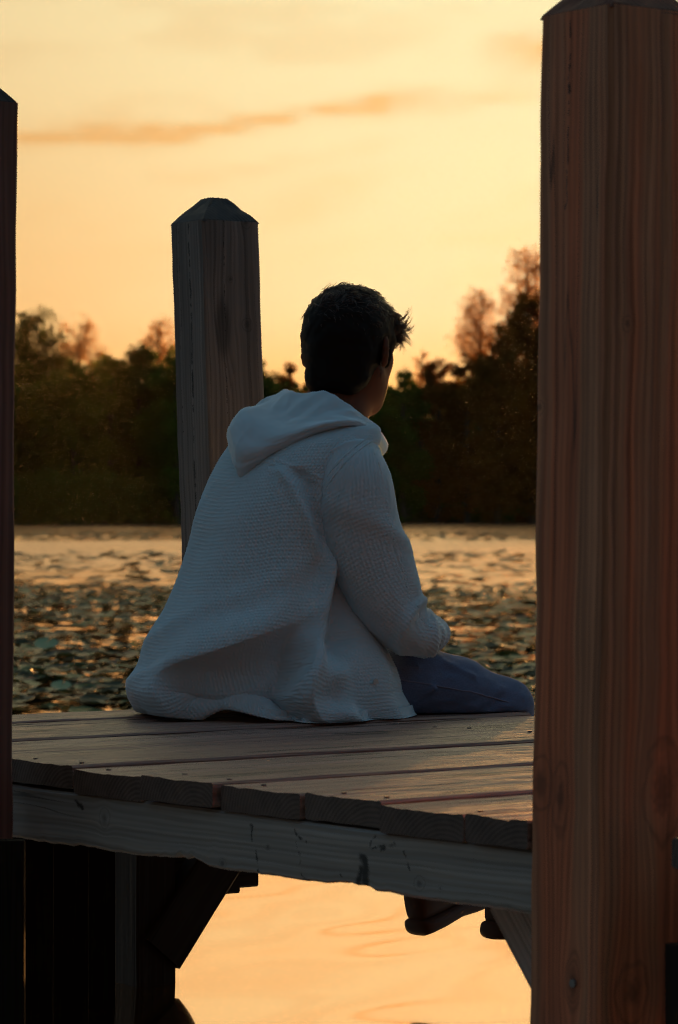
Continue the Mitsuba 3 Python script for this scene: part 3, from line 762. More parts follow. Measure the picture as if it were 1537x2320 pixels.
class Field:
    """A signed distance grid into which rounded shapes are blended."""
    def __init__(self, lo, hi, h):
        self.lo, self.h = np.asarray(lo, float), h
        self.n = np.ceil((np.asarray(hi) - self.lo) / h).astype(int) + 1
        self.F = np.full(self.n, 0.06, np.float32)

    def block(self, lo, hi):
        a_ = np.clip(np.floor((lo - self.lo) / self.h).astype(int), 0, self.n)
        b_ = np.clip(np.ceil((hi - self.lo) / self.h).astype(int) + 1, 0, self.n)
        if np.any(b_ <= a_):
            return None, None
        g = np.meshgrid(*[self.lo[k] + self.h * np.arange(a_[k], b_[k]) for k in range(3)], indexing='ij')
        return tuple(slice(a_[k], b_[k]) for k in range(3)), np.stack(g, -1).astype(np.float32)

    def put(self, d, sl, k, cut):
        F = self.F[sl]
        if cut:
            d = -d
            h = np.clip(0.5 - 0.5 * (F - d) / k, 0, 1)
            self.F[sl] = F * (1 - h) + d * h + k * h * (1 - h)
        else:
            h = np.clip(0.5 + 0.5 * (F - d) / k, 0, 1)
            self.F[sl] = F * (1 - h) + d * h - k * h * (1 - h)

    def cone(self, p, q, r0, r1, k=0.02, cut=False):
        p, q = np.asarray(p, float), np.asarray(q, float)
        m = max(r0, r1) + 0.06
        sl, P = self.block(np.minimum(p, q) - m, np.maximum(p, q) + m)
        if sl is None: return
        e = (q - p).astype(np.float32)
        t = np.clip(((P - p.astype(np.float32)) @ e) / max(float(e @ e), 1e-9), 0, 1)
        d = np.linalg.norm(P - p.astype(np.float32) - t[..., None] * e, axis=-1) - (r0 + (r1 - r0) * t)
        self.put(d, sl, k, cut)

    def chain(self, pts, k=0.02, cut=False):
        for a_, b_ in zip(pts[:-1], pts[1:]):
            self.cone(a_[0], b_[0], a_[1], b_[1], k, cut)

    def ell(self, c, axes, rad, k=0.02, cut=False):
        c, rad = np.asarray(c, float), np.asarray(rad, float)
        m = rad.max() + 0.06
        sl, P = self.block(c - m, c + m)
        if sl is None: return
        L_ = (P - c.astype(np.float32)) @ np.asarray(axes, np.float32).T
        k0 = np.linalg.norm(L_ / rad, axis=-1) + 1e-6
        k1 = np.linalg.norm(L_ / rad ** 2, axis=-1) + 1e-6
        self.put(k0 * (k0 - 1) / k1, sl, k, cut)

    def above(self, z):
        zz = self.lo[2] + self.h * np.arange(self.n[2])
        self.F = np.maximum(self.F, (z - zz)[None, None, :].astype(np.float32))

    def noise(self, scale, amp, seed=0, stretch=(1, 1, 1)):
        i = np.argwhere(np.abs(self.F) < 0.03)
        P = self.lo + i * self.h
        self.F[tuple(i.T)] += (amp * (meshkit.fbm(P * scale * np.asarray(stretch), 3, seed) - 0.5) * 2).astype(np.float32)

    def mesh(self, smooth=3):
        F = self.F; n = F.shape
        s = F < 0
        c = np.zeros(np.array(n) - 1, np.int8)
        for a_ in (0, 1):
            for b_ in (0, 1):
                for d in (0, 1):
                    c += s[a_:n[0] - 1 + a_, b_:n[1] - 1 + b_, d:n[2] - 1 + d]
        cells = np.argwhere((c > 0) & (c < 8))
        num = np.full(c.shape, -1, np.int64); num[tuple(cells.T)] = np.arange(len(cells))
        acc, cnt = np.zeros((len(cells), 3)), np.zeros(len(cells))
        cor = [(a_, b_, d) for a_ in (0, 1) for b_ in (0, 1) for d in (0, 1)]
        val = {o: F[tuple((cells + o).T)].astype(float) for o in cor}
        for o in cor:
            for ax in range(3):
                if o[ax] == 0:
                    o2 = tuple(1 if k == ax else o[k] for k in range(3))
                    v0, v1 = val[o], val[o2]
                    x = (v0 < 0) != (v1 < 0)
                    t = np.where(x, v0 / np.where(x, v0 - v1, 1), 0)
                    p = np.tile(np.array(o, float), (len(cells), 1)); p[:, ax] += t
                    acc += np.where(x[:, None], p, 0); cnt += x
        v = self.lo + (cells + acc / cnt[:, None]) * self.h
        faces = []
        for ax in range(3):
            b1, b2 = (ax + 1) % 3, (ax + 2) % 3
            lo_ = [slice(0, n[k] - 1) if k == ax else slice(1, n[k] - 1) for k in range(3)]
            hi_ = [slice(1, n[k]) if k == ax else slice(1, n[k] - 1) for k in range(3)]
            s0, s1 = s[tuple(lo_)], s[tuple(hi_)]
            for flip, m in ((False, s0 & ~s1), (True, ~s0 & s1)):
                e = np.argwhere(m)
                for k in (b1, b2): e[:, k] += 1
                def at_(d1, d2):
                    q = e.copy(); q[:, b1] -= d1; q[:, b2] -= d2
                    return num[tuple(q.T)]
                q = np.stack([at_(1, 1), at_(0, 1), at_(0, 0), at_(1, 0)], -1)
                faces.append(q[:, ::-1] if flip else q)
        f = np.vstack(faces)
        f = f[(f >= 0).all(1)]
        tri = np.vstack([f[:, [0, 1, 2]], f[:, [0, 2, 3]]])
        m = trimesh.Trimesh(v, tri, process=False)
        if smooth:
            trimesh.smoothing.filter_taubin(m, iterations=smooth * 2)
        return np.array(m.vertices), np.array(m.faces)


def sstep(a_, b_, x):
    t = np.clip((x - a_) / (b_ - a_), 0, 1)
    return t * t * (3 - 2 * t)


# materials of the figure
def cloth_fn(col, var=0.10, sc=60.0):
    def f(p, n, uv):
        t = fbm(p.x * sc, p.y * sc, p.z * sc)
        return mi.Color3f(*[c * (1 - var + 2 * var * t) for c in col])
    return f


def fabric(key, col, var=0.1, sc=60.0, sheen=0.3, rough=0.9, bump=0.0, bsc=900.0):
    b = {'type': 'principled', 'base_color': proc(cloth_fn(col, var, sc)), 'roughness': rough, 'specular': 0.2, 'sheen': sheen}
    if bump:
        b = {'type': 'bumpmap', 'arbitrary': proc(lambda p, n, uv, q=bsc: noise(p.x * q, p.y * q, p.z * q), 3e-4), 'scale': bump, 'bsdf': b}
    scene[key] = {'type': 'twosided', 'bsdf': b}


fabric('waffle_cotton', (0.50, 0.62, 0.67), 0.06)
fabric('jersey', (0.53, 0.64, 0.69), 0.05, 40.0)
fabric('denim', (0.12, 0.165, 0.27), 0.35, 500.0, sheen=0.2)
fabric('denim_thread', (0.20, 0.21, 0.30), 0.1)
scene['skin'] = {'type': 'principled', 'base_color': proc(lambda p, n, uv: mix((0.135, 0.046, 0.022), (0.165, 0.060, 0.030), fbm(p.x * 80, p.y * 80, p.z * 80))), 'roughness': 0.6, 'specular': 0.2}
scene['hair_black'] = {'type': 'twosided', 'bsdf': {'type': 'principled', 'base_color': {'type': 'rgb', 'value': [0.010, 0.006, 0.004]}, 'roughness': 0.6, 'specular': 0.12}}
scene['shoe_dark'] = {'type': 'twosided', 'bsdf': {'type': 'principled', 'base_color': {'type': 'rgb', 'value': [0.085, 0.056, 0.046]}, 'roughness': 0.6}}
scene['shoe_pale'] = {'type': 'twosided', 'bsdf': {'type': 'principled', 'base_color': {'type': 'rgb', 'value': [0.30, 0.27, 0.26]}, 'roughness': 0.6}}

# ---- shirt body: rings down the leaning trunk. y: height as in the photograph, l, r: how far the outline reaches, a: half width across the back
RINGS = np.array([
    # y,    l,   r,   a,    power
    [915, 705, 800, 0.060, 2.0],
    [932, 680, 812, 0.075, 2.0],
    [950, 625, 838, 0.125, 2.0],
    [975, 562, 858, 0.190, 2.2],
    [1010, 518, 850, 0.205, 2.3],
    [1050, 493, 826, 0.202, 2.3],
    [1100, 470, 794, 0.193, 2.3],
    [1200, 437, 770, 0.193, 2.2],
    [1300, 410, 786, 0.198, 2.2],
    [1370, 382, 812, 0.208, 2.2],
    [1440, 352, 845, 0.222, 2.5],
    [1500, 330, 862, 0.236, 2.5],
    [1560, 305, 876, 0.248, 2.5],
    [1600, 318, 892, 0.252, 2.5],
    [1632, 352, 912, 0.254, 2.5]])
cx_ = (RINGS[:, 1] + RINGS[:, 2]) / 2
hw_ = (RINGS[:, 2] - RINGS[:, 1]) / 2 * S65
bb_ = np.sqrt(np.maximum(hw_ ** 2 - (PR[0] * RINGS[:, 3]) ** 2, 0.03 ** 2)) / PF[0]
ring_f = {k: PchipInterpolator(RINGS[:, 0], v) for k, v in dict(cx=cx_, a=RINGS[:, 3], b=bb_, p=RINGS[:, 4]).items()}


def ring_point(y, th):
    """Base point of the shirt at height y and angle th (0 at the spine, 90 degrees at his right side)."""
    cx, a_, b_, p_ = (ring_f[k](y) for k in ('cx', 'a', 'b', 'p'))
    X = (cx - 768.5) * S65
    Y = 6.5 + (cx - 600) * S65 * math.tan(FA_)
    Z = EYE - (y - 1160) * S65
    c, s = np.cos(th), np.sin(th)
    q = (np.abs(c) ** p_ + np.abs(s) ** p_) ** (-1 / p_)
    q = q * (1 + 0 * y)
    return np.stack([X + (-b_ * c * q) * PF[0] + a_ * s * q * PR[0], Y + (-b_ * c * q) * PF[1] + a_ * s * q * PR[1], Z + 0 * th], -1)


def gauss(x, m, s):
    return np.exp(-((x - m) / s) ** 2)


def shirt_folds(y, th):
    """Outward displacement of the cloth in metres; th in degrees."""
    D = 0 * y
    win = sstep(4, 26, th + 5 * np.sin(y * 0.03)) * (1 - sstep(66, 76, th))
    yr = 1512 - 122 * (th - 12) / 68
    ramp = np.clip((y - yr) / (1606 - yr), 0, 1)
    D += -0.105 * win * ramp ** 0.7 * (1 - 0.70 * sstep(1608, 1631, y))
    D += 0.022 * sstep(-12, 22, th) * (1 - sstep(74, 96, th)) * gauss(y, yr - 16, 36 + 24 * (y < yr - 16))
    # the side slit, the front panel lies over it
    sl = np.interp(y, [1380, 1480, 1560, 1620], [84, 76, 69, 65])
    D += 0.042 * sstep(sl - 1.0, sl + 1.0, th) * sstep(1430, 1530, y) * (1 - sstep(sl + 10, sl + 40, th) * 0.7)
    D += 0.016 * gauss(th, sl + 4, 4.5) * sstep(1400, 1480, y)
    # ridge from the arm pit down to the slit, hollow to the right of it
    tr = np.interp(y, [1200, 1300, 1450, 1500], [108, 99, 80, 77])
    w = sstep(1215, 1290, y) * (1 - sstep(1450, 1530, y))
    D += 0.022 * gauss(th, tr, 6.5) * w - 0.030 * gauss(th, tr + 15, 9) * w - 0.012 * gauss(th, tr - 15, 9) * w
    # front panel folds
    D += 0.012 * gauss(th, 118, 8) * sstep(1380, 1480, y) - 0.010 * gauss(th, 101, 6) * sstep(1450, 1540, y)
    D += -0.020 * gauss(th + 0.10 * (y - 1570), 86, 7) * gauss(y, 1568, 26) + 0.014 * gauss(th, 90, 8) * gauss(y, 1608, 20)
    # upper back: a fold from the yoke to the arm pit
    tf = np.interp(y, [1060, 1100, 1180, 1260], [40, 58, 82, 96])
    w = sstep(1055, 1075, y) * (1 - sstep(1190, 1290, y))
    D += 0.009 * gauss(th, tf - 7, 6) * w - 0.016 * gauss(th, tf + 5, 7) * w
    # shallow drapes from the shoulder blades
    w = sstep(1080, 1250, y)
    D += 0.0045 * w * np.sin(np.radians(th) * 6.0 + (y - 1200) * 0.004) * sstep(-60, 0, th) * (1 - sstep(50, 80, th))
    D += 0.004 * gauss(y + 0.9 * (th - 20), 1490, 16) + 0.004 * gauss(y + 1.6 * th, 1400, 24) * w
    # seam lines of the yoke
    ys = 1038 + 0.9 * (th - 20)
    D += 0.0018 * (gauss(y, ys, 3.2) + gauss(y, ys + 9, 3.2)) * sstep(-40, -20, th) * (1 - sstep(70, 80, th))
    return D


def normals_of(P):
    """Normals of a grid of points (rows, columns, 3)."""
    du = np.gradient(P, axis=0); dv = np.gradient(P, axis=1)
    n = np.cross(dv, du)
    return n / (np.linalg.norm(n, axis=-1, keepdims=True) + 1e-12)


def waffle(a_, b_, cell=0.0092, h=0.0016):
    """Square honeycomb weave: raised ribs round sunken squares; a_ and b_ are arc lengths in metres."""
    fa, fb = np.abs((a_ / cell) % 1 - 0.5) * 2, np.abs((b_ / cell) % 1 - 0.5) * 2
    rib = np.maximum(fa ** 2.0 * 1.1, fb ** 2.2 * 0.95)
    return h * (rib - 0.55)


def grid_faces(n, m, closed=False):
    i, j = np.meshgrid(np.arange(n - 1), np.arange(m - 1), indexing='ij')
    k = i * m + j
    return np.stack([k, k + m, k + m + 1, k + 1], -1).reshape(-1, 4)


def cloth_loft(P, fold, cell=0.0082, h=0.0022, seam=None, smooth_h=None):
    """Grid of base points -> folded, woven cloth (mesh). seam: column fraction where the back and front panels meet."""
    out = lambda Q: np.sign((normals_of(Q) * (Q - Q.mean(1, keepdims=True))).sum(-1).mean())
    sg = out(P)
    N = normals_of(P) * sg
    P = P + N * fold[..., None]
    row = np.concatenate([np.zeros((1, P.shape[1])), np.cumsum(np.linalg.norm(np.diff(P, axis=0), axis=-1), 0)])
    row = np.repeat(row.mean(1, keepdims=True), P.shape[1], 1) * 0.65 + row * 0.35
    col = np.concatenate([np.zeros((P.shape[0], 1)), np.cumsum(np.linalg.norm(np.diff(P, axis=1), axis=-1), 1)], 1)
    if seam is not None:
        k0 = int(seam[0] * P.shape[1])
        col = col - col[:, k0:k0 + 1]
    N = normals_of(P) * sg
    amp = h if smooth_h is None else h * smooth_h
    P = P + N * waffle(col, row, cell, 1.0)[..., None] * np.asarray(amp)[..., None]
    return P


ny_, nt_ = 430, 660
yy = np.linspace(936, 1632, 900)
al_ = np.concatenate([[0], np.cumsum(np.linalg.norm(np.diff(ring_point(yy, np.full(900, 1.3)), axis=0), axis=1))])
yy = np.interp(np.linspace(0, al_[-1], ny_), al_, yy)
tt = np.radians(np.linspace(-180, 180, nt_))
# more columns where the camera side of the shirt is
tg = np.linspace(0, 1, nt_)
td = np.interp(tg, [0, 0.10, 0.92, 1], [-180, -75, 155, 180])
YY, TH = np.meshgrid(yy, np.radians(td), indexing='ij')
base = ring_point(YY, TH)
Fd = shirt_folds(YY, np.degrees(TH))
low = sstep(1500, 1632, YY)
Fd = Fd + 0.004 * np.sin(np.degrees(TH) * 0.13 + 1.0) * low
base2 = cloth_loft(base, Fd, seam=(np.interp(0, td, tg),))
hem = DECK + 0.003 + 0.002 * (meshkit.fbm(np.stack([np.degrees(TH) * 0.05, YY * 0, YY * 0], -1), 2, 9)) + np.clip((YY - 1632) * 0.001, -1, 0) * -0.25
base2[..., 2] = np.maximum(base2[..., 2], hem)
# turn the hem in so that it shows a thickness
last = base2[-1]
ctr = last.mean(0)
inw = last + (ctr - last) / np.linalg.norm(ctr - last, axis=1, keepdims=True) * 0.004
rows = np.concatenate([base2, inw[None], (inw + np.array([0, 0, 0.02]) + (ctr - inw) * 0.02)[None]], 0)
cloth_clouds = [rows.reshape(-1, 3)]
add('person__shirt', (rows.reshape(-1, 3), grid_faces(len(rows), nt_)), 'waffle_cotton', smooth=True, label='pale waffle weave shirt hanging loose to the planks')


def tube_frames(pts, rad, n):
    """Smooth centre line and radii of a sleeve, with frames that do not twist."""
    pts, rad = np.asarray(pts, float), np.asarray(rad, float)
    s = np.concatenate([[0], np.cumsum(np.linalg.norm(np.diff(pts, axis=0), axis=1))])
    u = np.linspace(0, s[-1], n)
    c = PchipInterpolator(s, pts)(u) * 0.5 + CubicSpline(s, pts)(u) * 0.5
    r_ = PchipInterpolator(s, rad)(u)
    t = np.gradient(c, axis=0); t /= np.linalg.norm(t, axis=1, keepdims=True)
    e = np.cross(t[0], [0, 1.0, 0]); e /= np.linalg.norm(e)
    E = [e]
    for k in range(1, n):
        e = E[-1] - t[k] * (E[-1] @ t[k]); E.append(e / np.linalg.norm(e))
    E = np.array(E)
    return u / s[-1], c, r_, t, E, np.cross(t, E)


def sleeve(key, path, seed, label=None, folds=None):
    pts = [at(*p[:3]) for p in path]; rad = [p[3] for p in path]
    n, m = (330, 210) if folds is not None else (160, 90)
    u, c, r_, t, E, B = tube_frames(pts, rad, n)
    ph = np.linspace(0, 2 * np.pi, m)
    U, PH = np.meshgrid(u, ph, indexing='ij')
    P = c[:, None] + r_[:, None, None] * (np.cos(PH)[..., None] * E[:, None] + np.sin(PH)[..., None] * B[:, None])
    D = 0.004 * (meshkit.fbm(np.stack([U * 7, np.cos(PH) * 1.1, np.sin(PH) * 1.1], -1), 3, seed) - 0.5) * 2
    if folds is not None:
        D = D + folds(U, PH)
    P = cloth_loft(P, D, seam=(0.5,))
    end = P[-1]; ctr = end.mean(0)
    inn = end + (ctr - end) * 0.12
    P = np.concatenate([P, inn[None], (inn + (P[-12] - P[-1]))[None]], 0)
    v = P.reshape(-1, 3)
    v[:, 2] = np.maximum(v[:, 2], DECK + 0.004)
    cloth_clouds.append(v)
    add(key, (v, grid_faces(len(P), m)), 'waffle_cotton', smooth=True, label=label)


def right_folds(U, PH):
    """Creases where the elbow bends, and along the upper arm."""
    D = 0 * U
    for u0, k, w, a_ in ((0.60, 0.05, 0.016, 0.010), (0.645, -0.05, 0.012, -0.012), (0.69, 0.06, 0.014, 0.011), (0.735, 0.03, 0.012, -0.010), (0.775, -0.03, 0.016, 0.008)):
        D += a_ * gauss(U + k * np.cos(PH), u0, w) * (0.45 + 0.55 * np.cos(PH - 0.3))
    D += 0.0034 * (gauss(U, 0.072, 0.005) + gauss(U, 0.090, 0.005))
    D += 0.006 * gauss(U + 0.10 * np.sin(PH), 0.30, 0.04) + 0.004 * np.sin(PH * 3 + U * 9) * sstep(0.1, 0.3, U)
    return D


sleeve('person__shirt__sleeve', [(755, 1030, 6.47, 0.050), (788, 1062, 6.42, 0.073), (803, 1110, 6.40, 0.080), (816, 1200, 6.40, 0.079), (848, 1300, 6.41, 0.078), (888, 1385, 6.42, 0.068),
                                 (928, 1430, 6.44, 0.054), (952, 1435, 6.50, 0.047), (956, 1432, 6.60, 0.043), (940, 1426, 6.70, 0.038)], 21, None, right_folds)
sleeve('person__shirt__sleeve_001', [(600, 985, 6.63, 0.055), (595, 1030, 6.68, 0.072), (610, 1110, 6.72, 0.076), (650, 1220, 6.76, 0.070), (710, 1330, 6.80, 0.064), (770, 1410, 6.82, 0.055),
                                     (810, 1430, 6.82, 0.048), (850, 1425, 6.80, 0.044), (880, 1420, 6.78, 0.038)], 22)

# ---- double seam where the sleeve is set in
def front_most(path, key, clouds, lift=0.0006, r_=0.0013, n=70):
    """A thin seam laid over the nearest cloth along a path."""
    V = np.vstack(clouds)
    PXY = np.stack([768.5 + V[:, 0] / V[:, 1] * FOC, 1160 - (V[:, 2] - EYE) / V[:, 1] * FOC], -1)
    p = CubicSpline(np.linspace(0, 1, len(path)), np.array(path, float))(np.linspace(0, 1, n))
    line = []
    for q in p:
        near = np.where(np.abs(PXY - q).max(1) < 7)[0]
        dmin = V[near, 1].min()
        near = near[V[near, 1] < dmin + 0.012]
        line.append(at(q[0], q[1], V[near, 1].mean() - lift))
    line = np.array(line)
    for _ in range(6):
        line[1:-1] = 0.25 * line[:-2] + 0.5 * line[1:-1] + 0.25 * line[2:]
    add(key, tube_mesh(line, np.full(n, r_), 6), 'waffle_cotton', smooth=True)


front_most([(838, 990), (800, 1016), (760, 1056), (732, 1095), (716, 1130)], 'person__shirt__seam', cloth_clouds)
front_most([(848, 996), (808, 1024), (769, 1064), (741, 1102), (726, 1134)], 'person__shirt__seam_001', cloth_clouds)

V_ = np.vstack(cloth_clouds)
pxy = np.stack([768.5 + V_[:, 0] / V_[:, 1] * FOC, 1160 - (V_[:, 2] - EYE) / V_[:, 1] * FOC], -1)
nb_ = np.where(np.abs(pxy - [852, 1545]).max(1) < 9)[0]
bt = trimesh.creation.cylinder(radius=0.0055, height=0.0025, sections=24)
bt.apply_transform(trimesh.geometry.align_vectors([0, 0, 1], [0.45, -0.88, 0.1]))
bt.apply_translation(at(852, 1545, V_[nb_, 1].min() - 0.0005))
add('person__shirt__button', bt, 'button_pale', smooth=40)
scene['button_pale'] = {'type': 'twosided', 'bsdf': {'type': 'principled', 'base_color': {'type': 'rgb', 'value': [0.55, 0.52, 0.47]}, 'roughness': 0.35}}

# ---- hood, lying folded behind the neck
HOOD = np.array([   # columns from the left, round the back, to the right front; rows: inside the neck, rim, hollow, rolled ridge, bulge, lower edge, tucked under
    [(690, 930, 6.69), (655, 885, 6.68), (630, 895, 6.68), (600, 905, 6.67), (572, 930, 6.67), (566, 985, 6.66), (600, 985, 6.66)],
    [(690, 935, 6.64), (645, 881, 6.62), (615, 906, 6.60), (578, 927, 6.585), (530, 958, 6.57), (524, 1015, 6.55), (560, 1010, 6.57)],
    [(712, 935, 6.59), (664, 888, 6.565), (612, 926, 6.53), (549, 929, 6.52), (518, 972, 6.50), (533, 1050, 6.475), (565, 1040, 6.51)],
    [(730, 935, 6.56), (700, 892, 6.53), (636, 946, 6.48), (594, 966, 6.445), (553, 1008, 6.43), (548, 1078, 6.445), (580, 1055, 6.49)],
    [(752, 935, 6.54), (735, 889, 6.50), (682, 946, 6.455), (660, 974, 6.415), (622, 1006, 6.405), (592, 1045, 6.435), (625, 1030, 6.48)],
    [(775, 940, 6.52), (776, 910, 6.475), (738, 940, 6.44), (727, 957, 6.40), (702, 977, 6.395), (676, 998, 6.42), (700, 985, 6.46)],
    [(795, 950, 6.52), (814, 934, 6.475), (797, 944, 6.44), (793, 950, 6.405), (780, 960, 6.40), (762, 970, 6.42), (775, 965, 6.46)],
    [(815, 975, 6.56), (847, 960, 6.51), (840, 963, 6.475), (836, 966, 6.445), (830, 972, 6.44), (820, 979, 6.445), (818, 980, 6.48)],
    [(826, 1005, 6.63), (869, 985, 6.57), (865, 987, 6.53), (862, 990, 6.51), (856, 997, 6.50), (846, 1005, 6.505), (838, 1007, 6.53)],
    [(836, 1035, 6.69), (880, 1006, 6.64), (880, 1011, 6.61), (878, 1019, 6.59), (873, 1027, 6.575), (864, 1034, 6.575), (854, 1036, 6.60)]])
hp_ = np.array([[at(*q) for q in c] for c in HOOD])                      # (10, 7, 3)
from scipy.interpolate import Akima1DInterpolator
nu_, nv_ = 190, 130
cs = CubicSpline(np.arange(10), hp_, axis=0)(np.linspace(0, 9, nu_))
ts = np.array([0, 1, 2, 2.8, 3.5, 4.4, 5.0])
G_ = Akima1DInterpolator(ts, cs, axis=1)(np.linspace(0, 5, nv_))
gn = normals_of(G_)
uu_g, vv_g = np.meshgrid(np.linspace(0, 1, nu_), np.linspace(0, 5, nv_), indexing='ij')
wr = 0.0050 * (meshkit.fbm(np.stack([uu_g * 9, vv_g * 1.7 - uu_g * 4, uu_g * 0], -1), 3, 5) - 0.5) * 2
wr += 0.0025 * np.sin(uu_g * 46 + vv_g * 2.6) * gauss(vv_g, 1.55, 0.5) * sstep(0.2, 0.4, uu_g)
wr += 0.0016 * gauss(vv_g, 4.15, 0.05) - 0.0016 * gauss(vv_g, 4.02, 0.04)                       # hem stitching
wr += 0.0018 * gauss(uu_g, 0.305, 0.006) * sstep(2.6, 3.2, vv_g)                                # centre seam
wr = wr * (1 - sstep(0.72, 0.88, uu_g))
sgn = np.sign(((gn * (np.array([0, -1.0, 0.3]))).sum(-1)).mean())
G_ = G_ + gn * (sgn * wr)[..., None]
add('person__shirt__hood', (G_.reshape(-1, 3), grid_faces(nu_, nv_)), 'jersey', smooth=True, label='smooth pale hood folded down behind the neck')

# ---- head, neck, hands: one skin
hy = math.radians(28.0)
HF = np.array([math.sin(hy), math.cos(hy), -0.10]); HF /= np.linalg.norm(HF)
HR = np.cross(HF, [0, 0, 1.0]); HR /= np.linalg.norm(HR)
HU = np.cross(HR, HF)
HC = at(797, 778, 6.62)
HS = 1.06
def hp(f, r_, u):
    return HC + HS * (f * HF + r_ * HR + u * HU)
AX = np.array([HR, HF, HU])
B = Field([at(545, 1160, 6.5)[0], 6.28, at(0, 1560, 6.5)[2]], [at(1000, 1160, 6.6)[0] + 0.02, 7.02, HC[2] + 0.15], 0.003)
B.ell(hp(-0.008, 0, 0.025), AX, np.array([0.074, 0.094, 0.088]) * HS, 0.02)
B.ell(hp(0.030, 0, -0.045), AX, np.array([0.062, 0.066, 0.082]) * HS, 0.03)
B.cone(hp(0.062, 0, -0.112), hp(0.045, 0, -0.085), 0.022, 0.040, 0.03)
for s in (-1, 1):
    B.cone(hp(-0.002, 0.052 * s, -0.060), hp(0.055, 0.020 * s, -0.108), 0.016, 0.018, 0.03)      # jaw line
    B.cone(hp(0.040, 0.048 * s, -0.028), hp(0.066, 0.034 * s, -0.034), 0.020, 0.016, 0.02)       # cheek bones
    B.cone(hp(0.078, 0.012 * s, 0.012), hp(0.066, 0.046 * s, 0.010), 0.013, 0.011, 0.012)        # brows
    B.ell(hp(0.088, 0.031 * s, -0.008), AX, np.array([0.015, 0.012, 0.010]), 0.010, cut=True)    # eye sockets
    B.ell(hp(0.074, 0.031 * s, -0.009), AX, np.array([0.013, 0.013, 0.012]), 0.004)              # eyeballs
    # ears
    e0 = hp(-0.010, (0.074 if s > 0 else 0.080) * s, -0.020)
    ex = HR * s * 0.75 - HF * 0.66; ex /= np.linalg.norm(ex)
    for k in range(9):
        g0, g1 = (np.pi * (-0.45 + 1.6 * kk / 9) for kk in (k, k + 1))
        B.cone(e0 + ex * (0.006 + 0.012 * math.cos(g0)) + HU * 0.027 * math.sin(g0), e0 + ex * (0.006 + 0.012 * math.cos(g1)) + HU * 0.027 * math.sin(g1), 0.0055, 0.0055, 0.006)
    B.ell(e0 + ex * 0.004, np.array([HU, ex, np.cross(HU, ex)]), np.array([0.026, 0.014, 0.005]), 0.006)
B.cone(hp(0.090, 0, -0.004), hp(0.112, 0, -0.040), 0.008, 0.011, 0.010)                           # nose
B.cone(hp(0.098, -0.012, -0.044), hp(0.098, 0.012, -0.044), 0.008, 0.008, 0.008)
B.cone(hp(0.088, -0.018, -0.070), hp(0.088, 0.018, -0.070), 0.007, 0.007, 0.006)                  # lips
B.cone(hp(0.087, -0.016, -0.082), hp(0.087, 0.016, -0.082), 0.007, 0.007, 0.006)
B.chain([(hp(0.098, -0.022, -0.076), 0.002), (hp(0.100, 0.022, -0.076), 0.002)], 0.004, cut=True)
B.cone(at(752, 955, 6.60), at(786, 850, 6.615), 0.066, 0.060, 0.03)                               # neck
B.cone(at(735, 1000, 6.58), at(752, 955, 6.60), 0.085, 0.066, 0.03)
# trunk and arms under the clothes, so that head and hands are one figure
B.chain([(at(735, 1000, 6.58), 0.075), (at(690, 1080, 6.56), 0.085), (at(640, 1250, 6.53), 0.095), (at(620, 1420, 6.52), 0.10)], 0.03)
for path in ([(700, 1020, 6.52), (770, 1050, 6.44), (805, 1120, 6.41), (820, 1220, 6.41), (856, 1320, 6.415), (900, 1395, 6.43), (940, 1432, 6.49), (952, 1430, 6.62)],
             [(650, 1020, 6.62), (605, 1060, 6.68), (615, 1130, 6.72), (655, 1230, 6.76), (715, 1335, 6.80), (775, 1412, 6.82), (820, 1428, 6.82), (860, 1424, 6.80)]):
    B.chain([(at(*p), q) for p, q in zip(path, (0.05, 0.048, 0.047, 0.044, 0.040, 0.036, 0.034, 0.030))], 0.015)


def hand(wrist, elbow, knuckle, palm_n, thumb_side, curl, seed):
    """A relaxed hand: forearm end, palm, four bent fingers of different lengths, thumb from the side of the palm."""
    wrist, elbow, knuckle = (np.asarray(q, float) for q in (wrist, elbow, knuckle))
    d = knuckle - wrist; L_ = np.linalg.norm(d); d /= L_
    nrm = np.asarray(palm_n, float); nrm -= d * (nrm @ d); nrm /= np.linalg.norm(nrm)
    side = np.cross(d, nrm) * thumb_side
    G = B
    G.cone(elbow, wrist, 0.036, 0.027, 0.01)
    for k, o in enumerate((0.030, 0.010, -0.010, -0.028)):
        G.cone(wrist + side * o * 0.55, knuckle + side * o - d * 0.004 * abs(k - 1), 0.016, 0.0125, 0.012)
    for o, ln in zip((0.031, 0.0105, -0.0105, -0.0295), (0.072, 0.080, 0.074, 0.058)):
        p = knuckle + side * o
        dirn = d.copy(); ang = curl * 0.6
        rr = 0.0088 if ln > 0.06 else 0.0078
        for q in (0.45, 0.31, 0.24):
            dirn = dirn * math.cos(ang) + nrm * math.sin(ang) if q == 0.45 else dirn * math.cos(curl) + np.cross(side * thumb_side, dirn) * -math.sin(curl)
            dirn /= np.linalg.norm(dirn)
            p2 = p + dirn * ln * q
            G.cone(p, p2, rr, rr - 0.0007, 0.003)
            p, rr = p2, rr - 0.0008
    th0 = wrist + d * 0.025 + side * 0.026
    t1 = th0 + (d * 0.55 + side * 0.62 + nrm * 0.35) * 0.042
    t2 = t1 + (d * 0.85 + side * 0.12 + nrm * 0.35) * 0.030
    t3 = t2 + (d * 0.95 - side * 0.1 + nrm * 0.2) * 0.024
    G.chain([(th0, 0.014), (t1, 0.0115), (t2, 0.0095), (t3, 0.008)], 0.006)


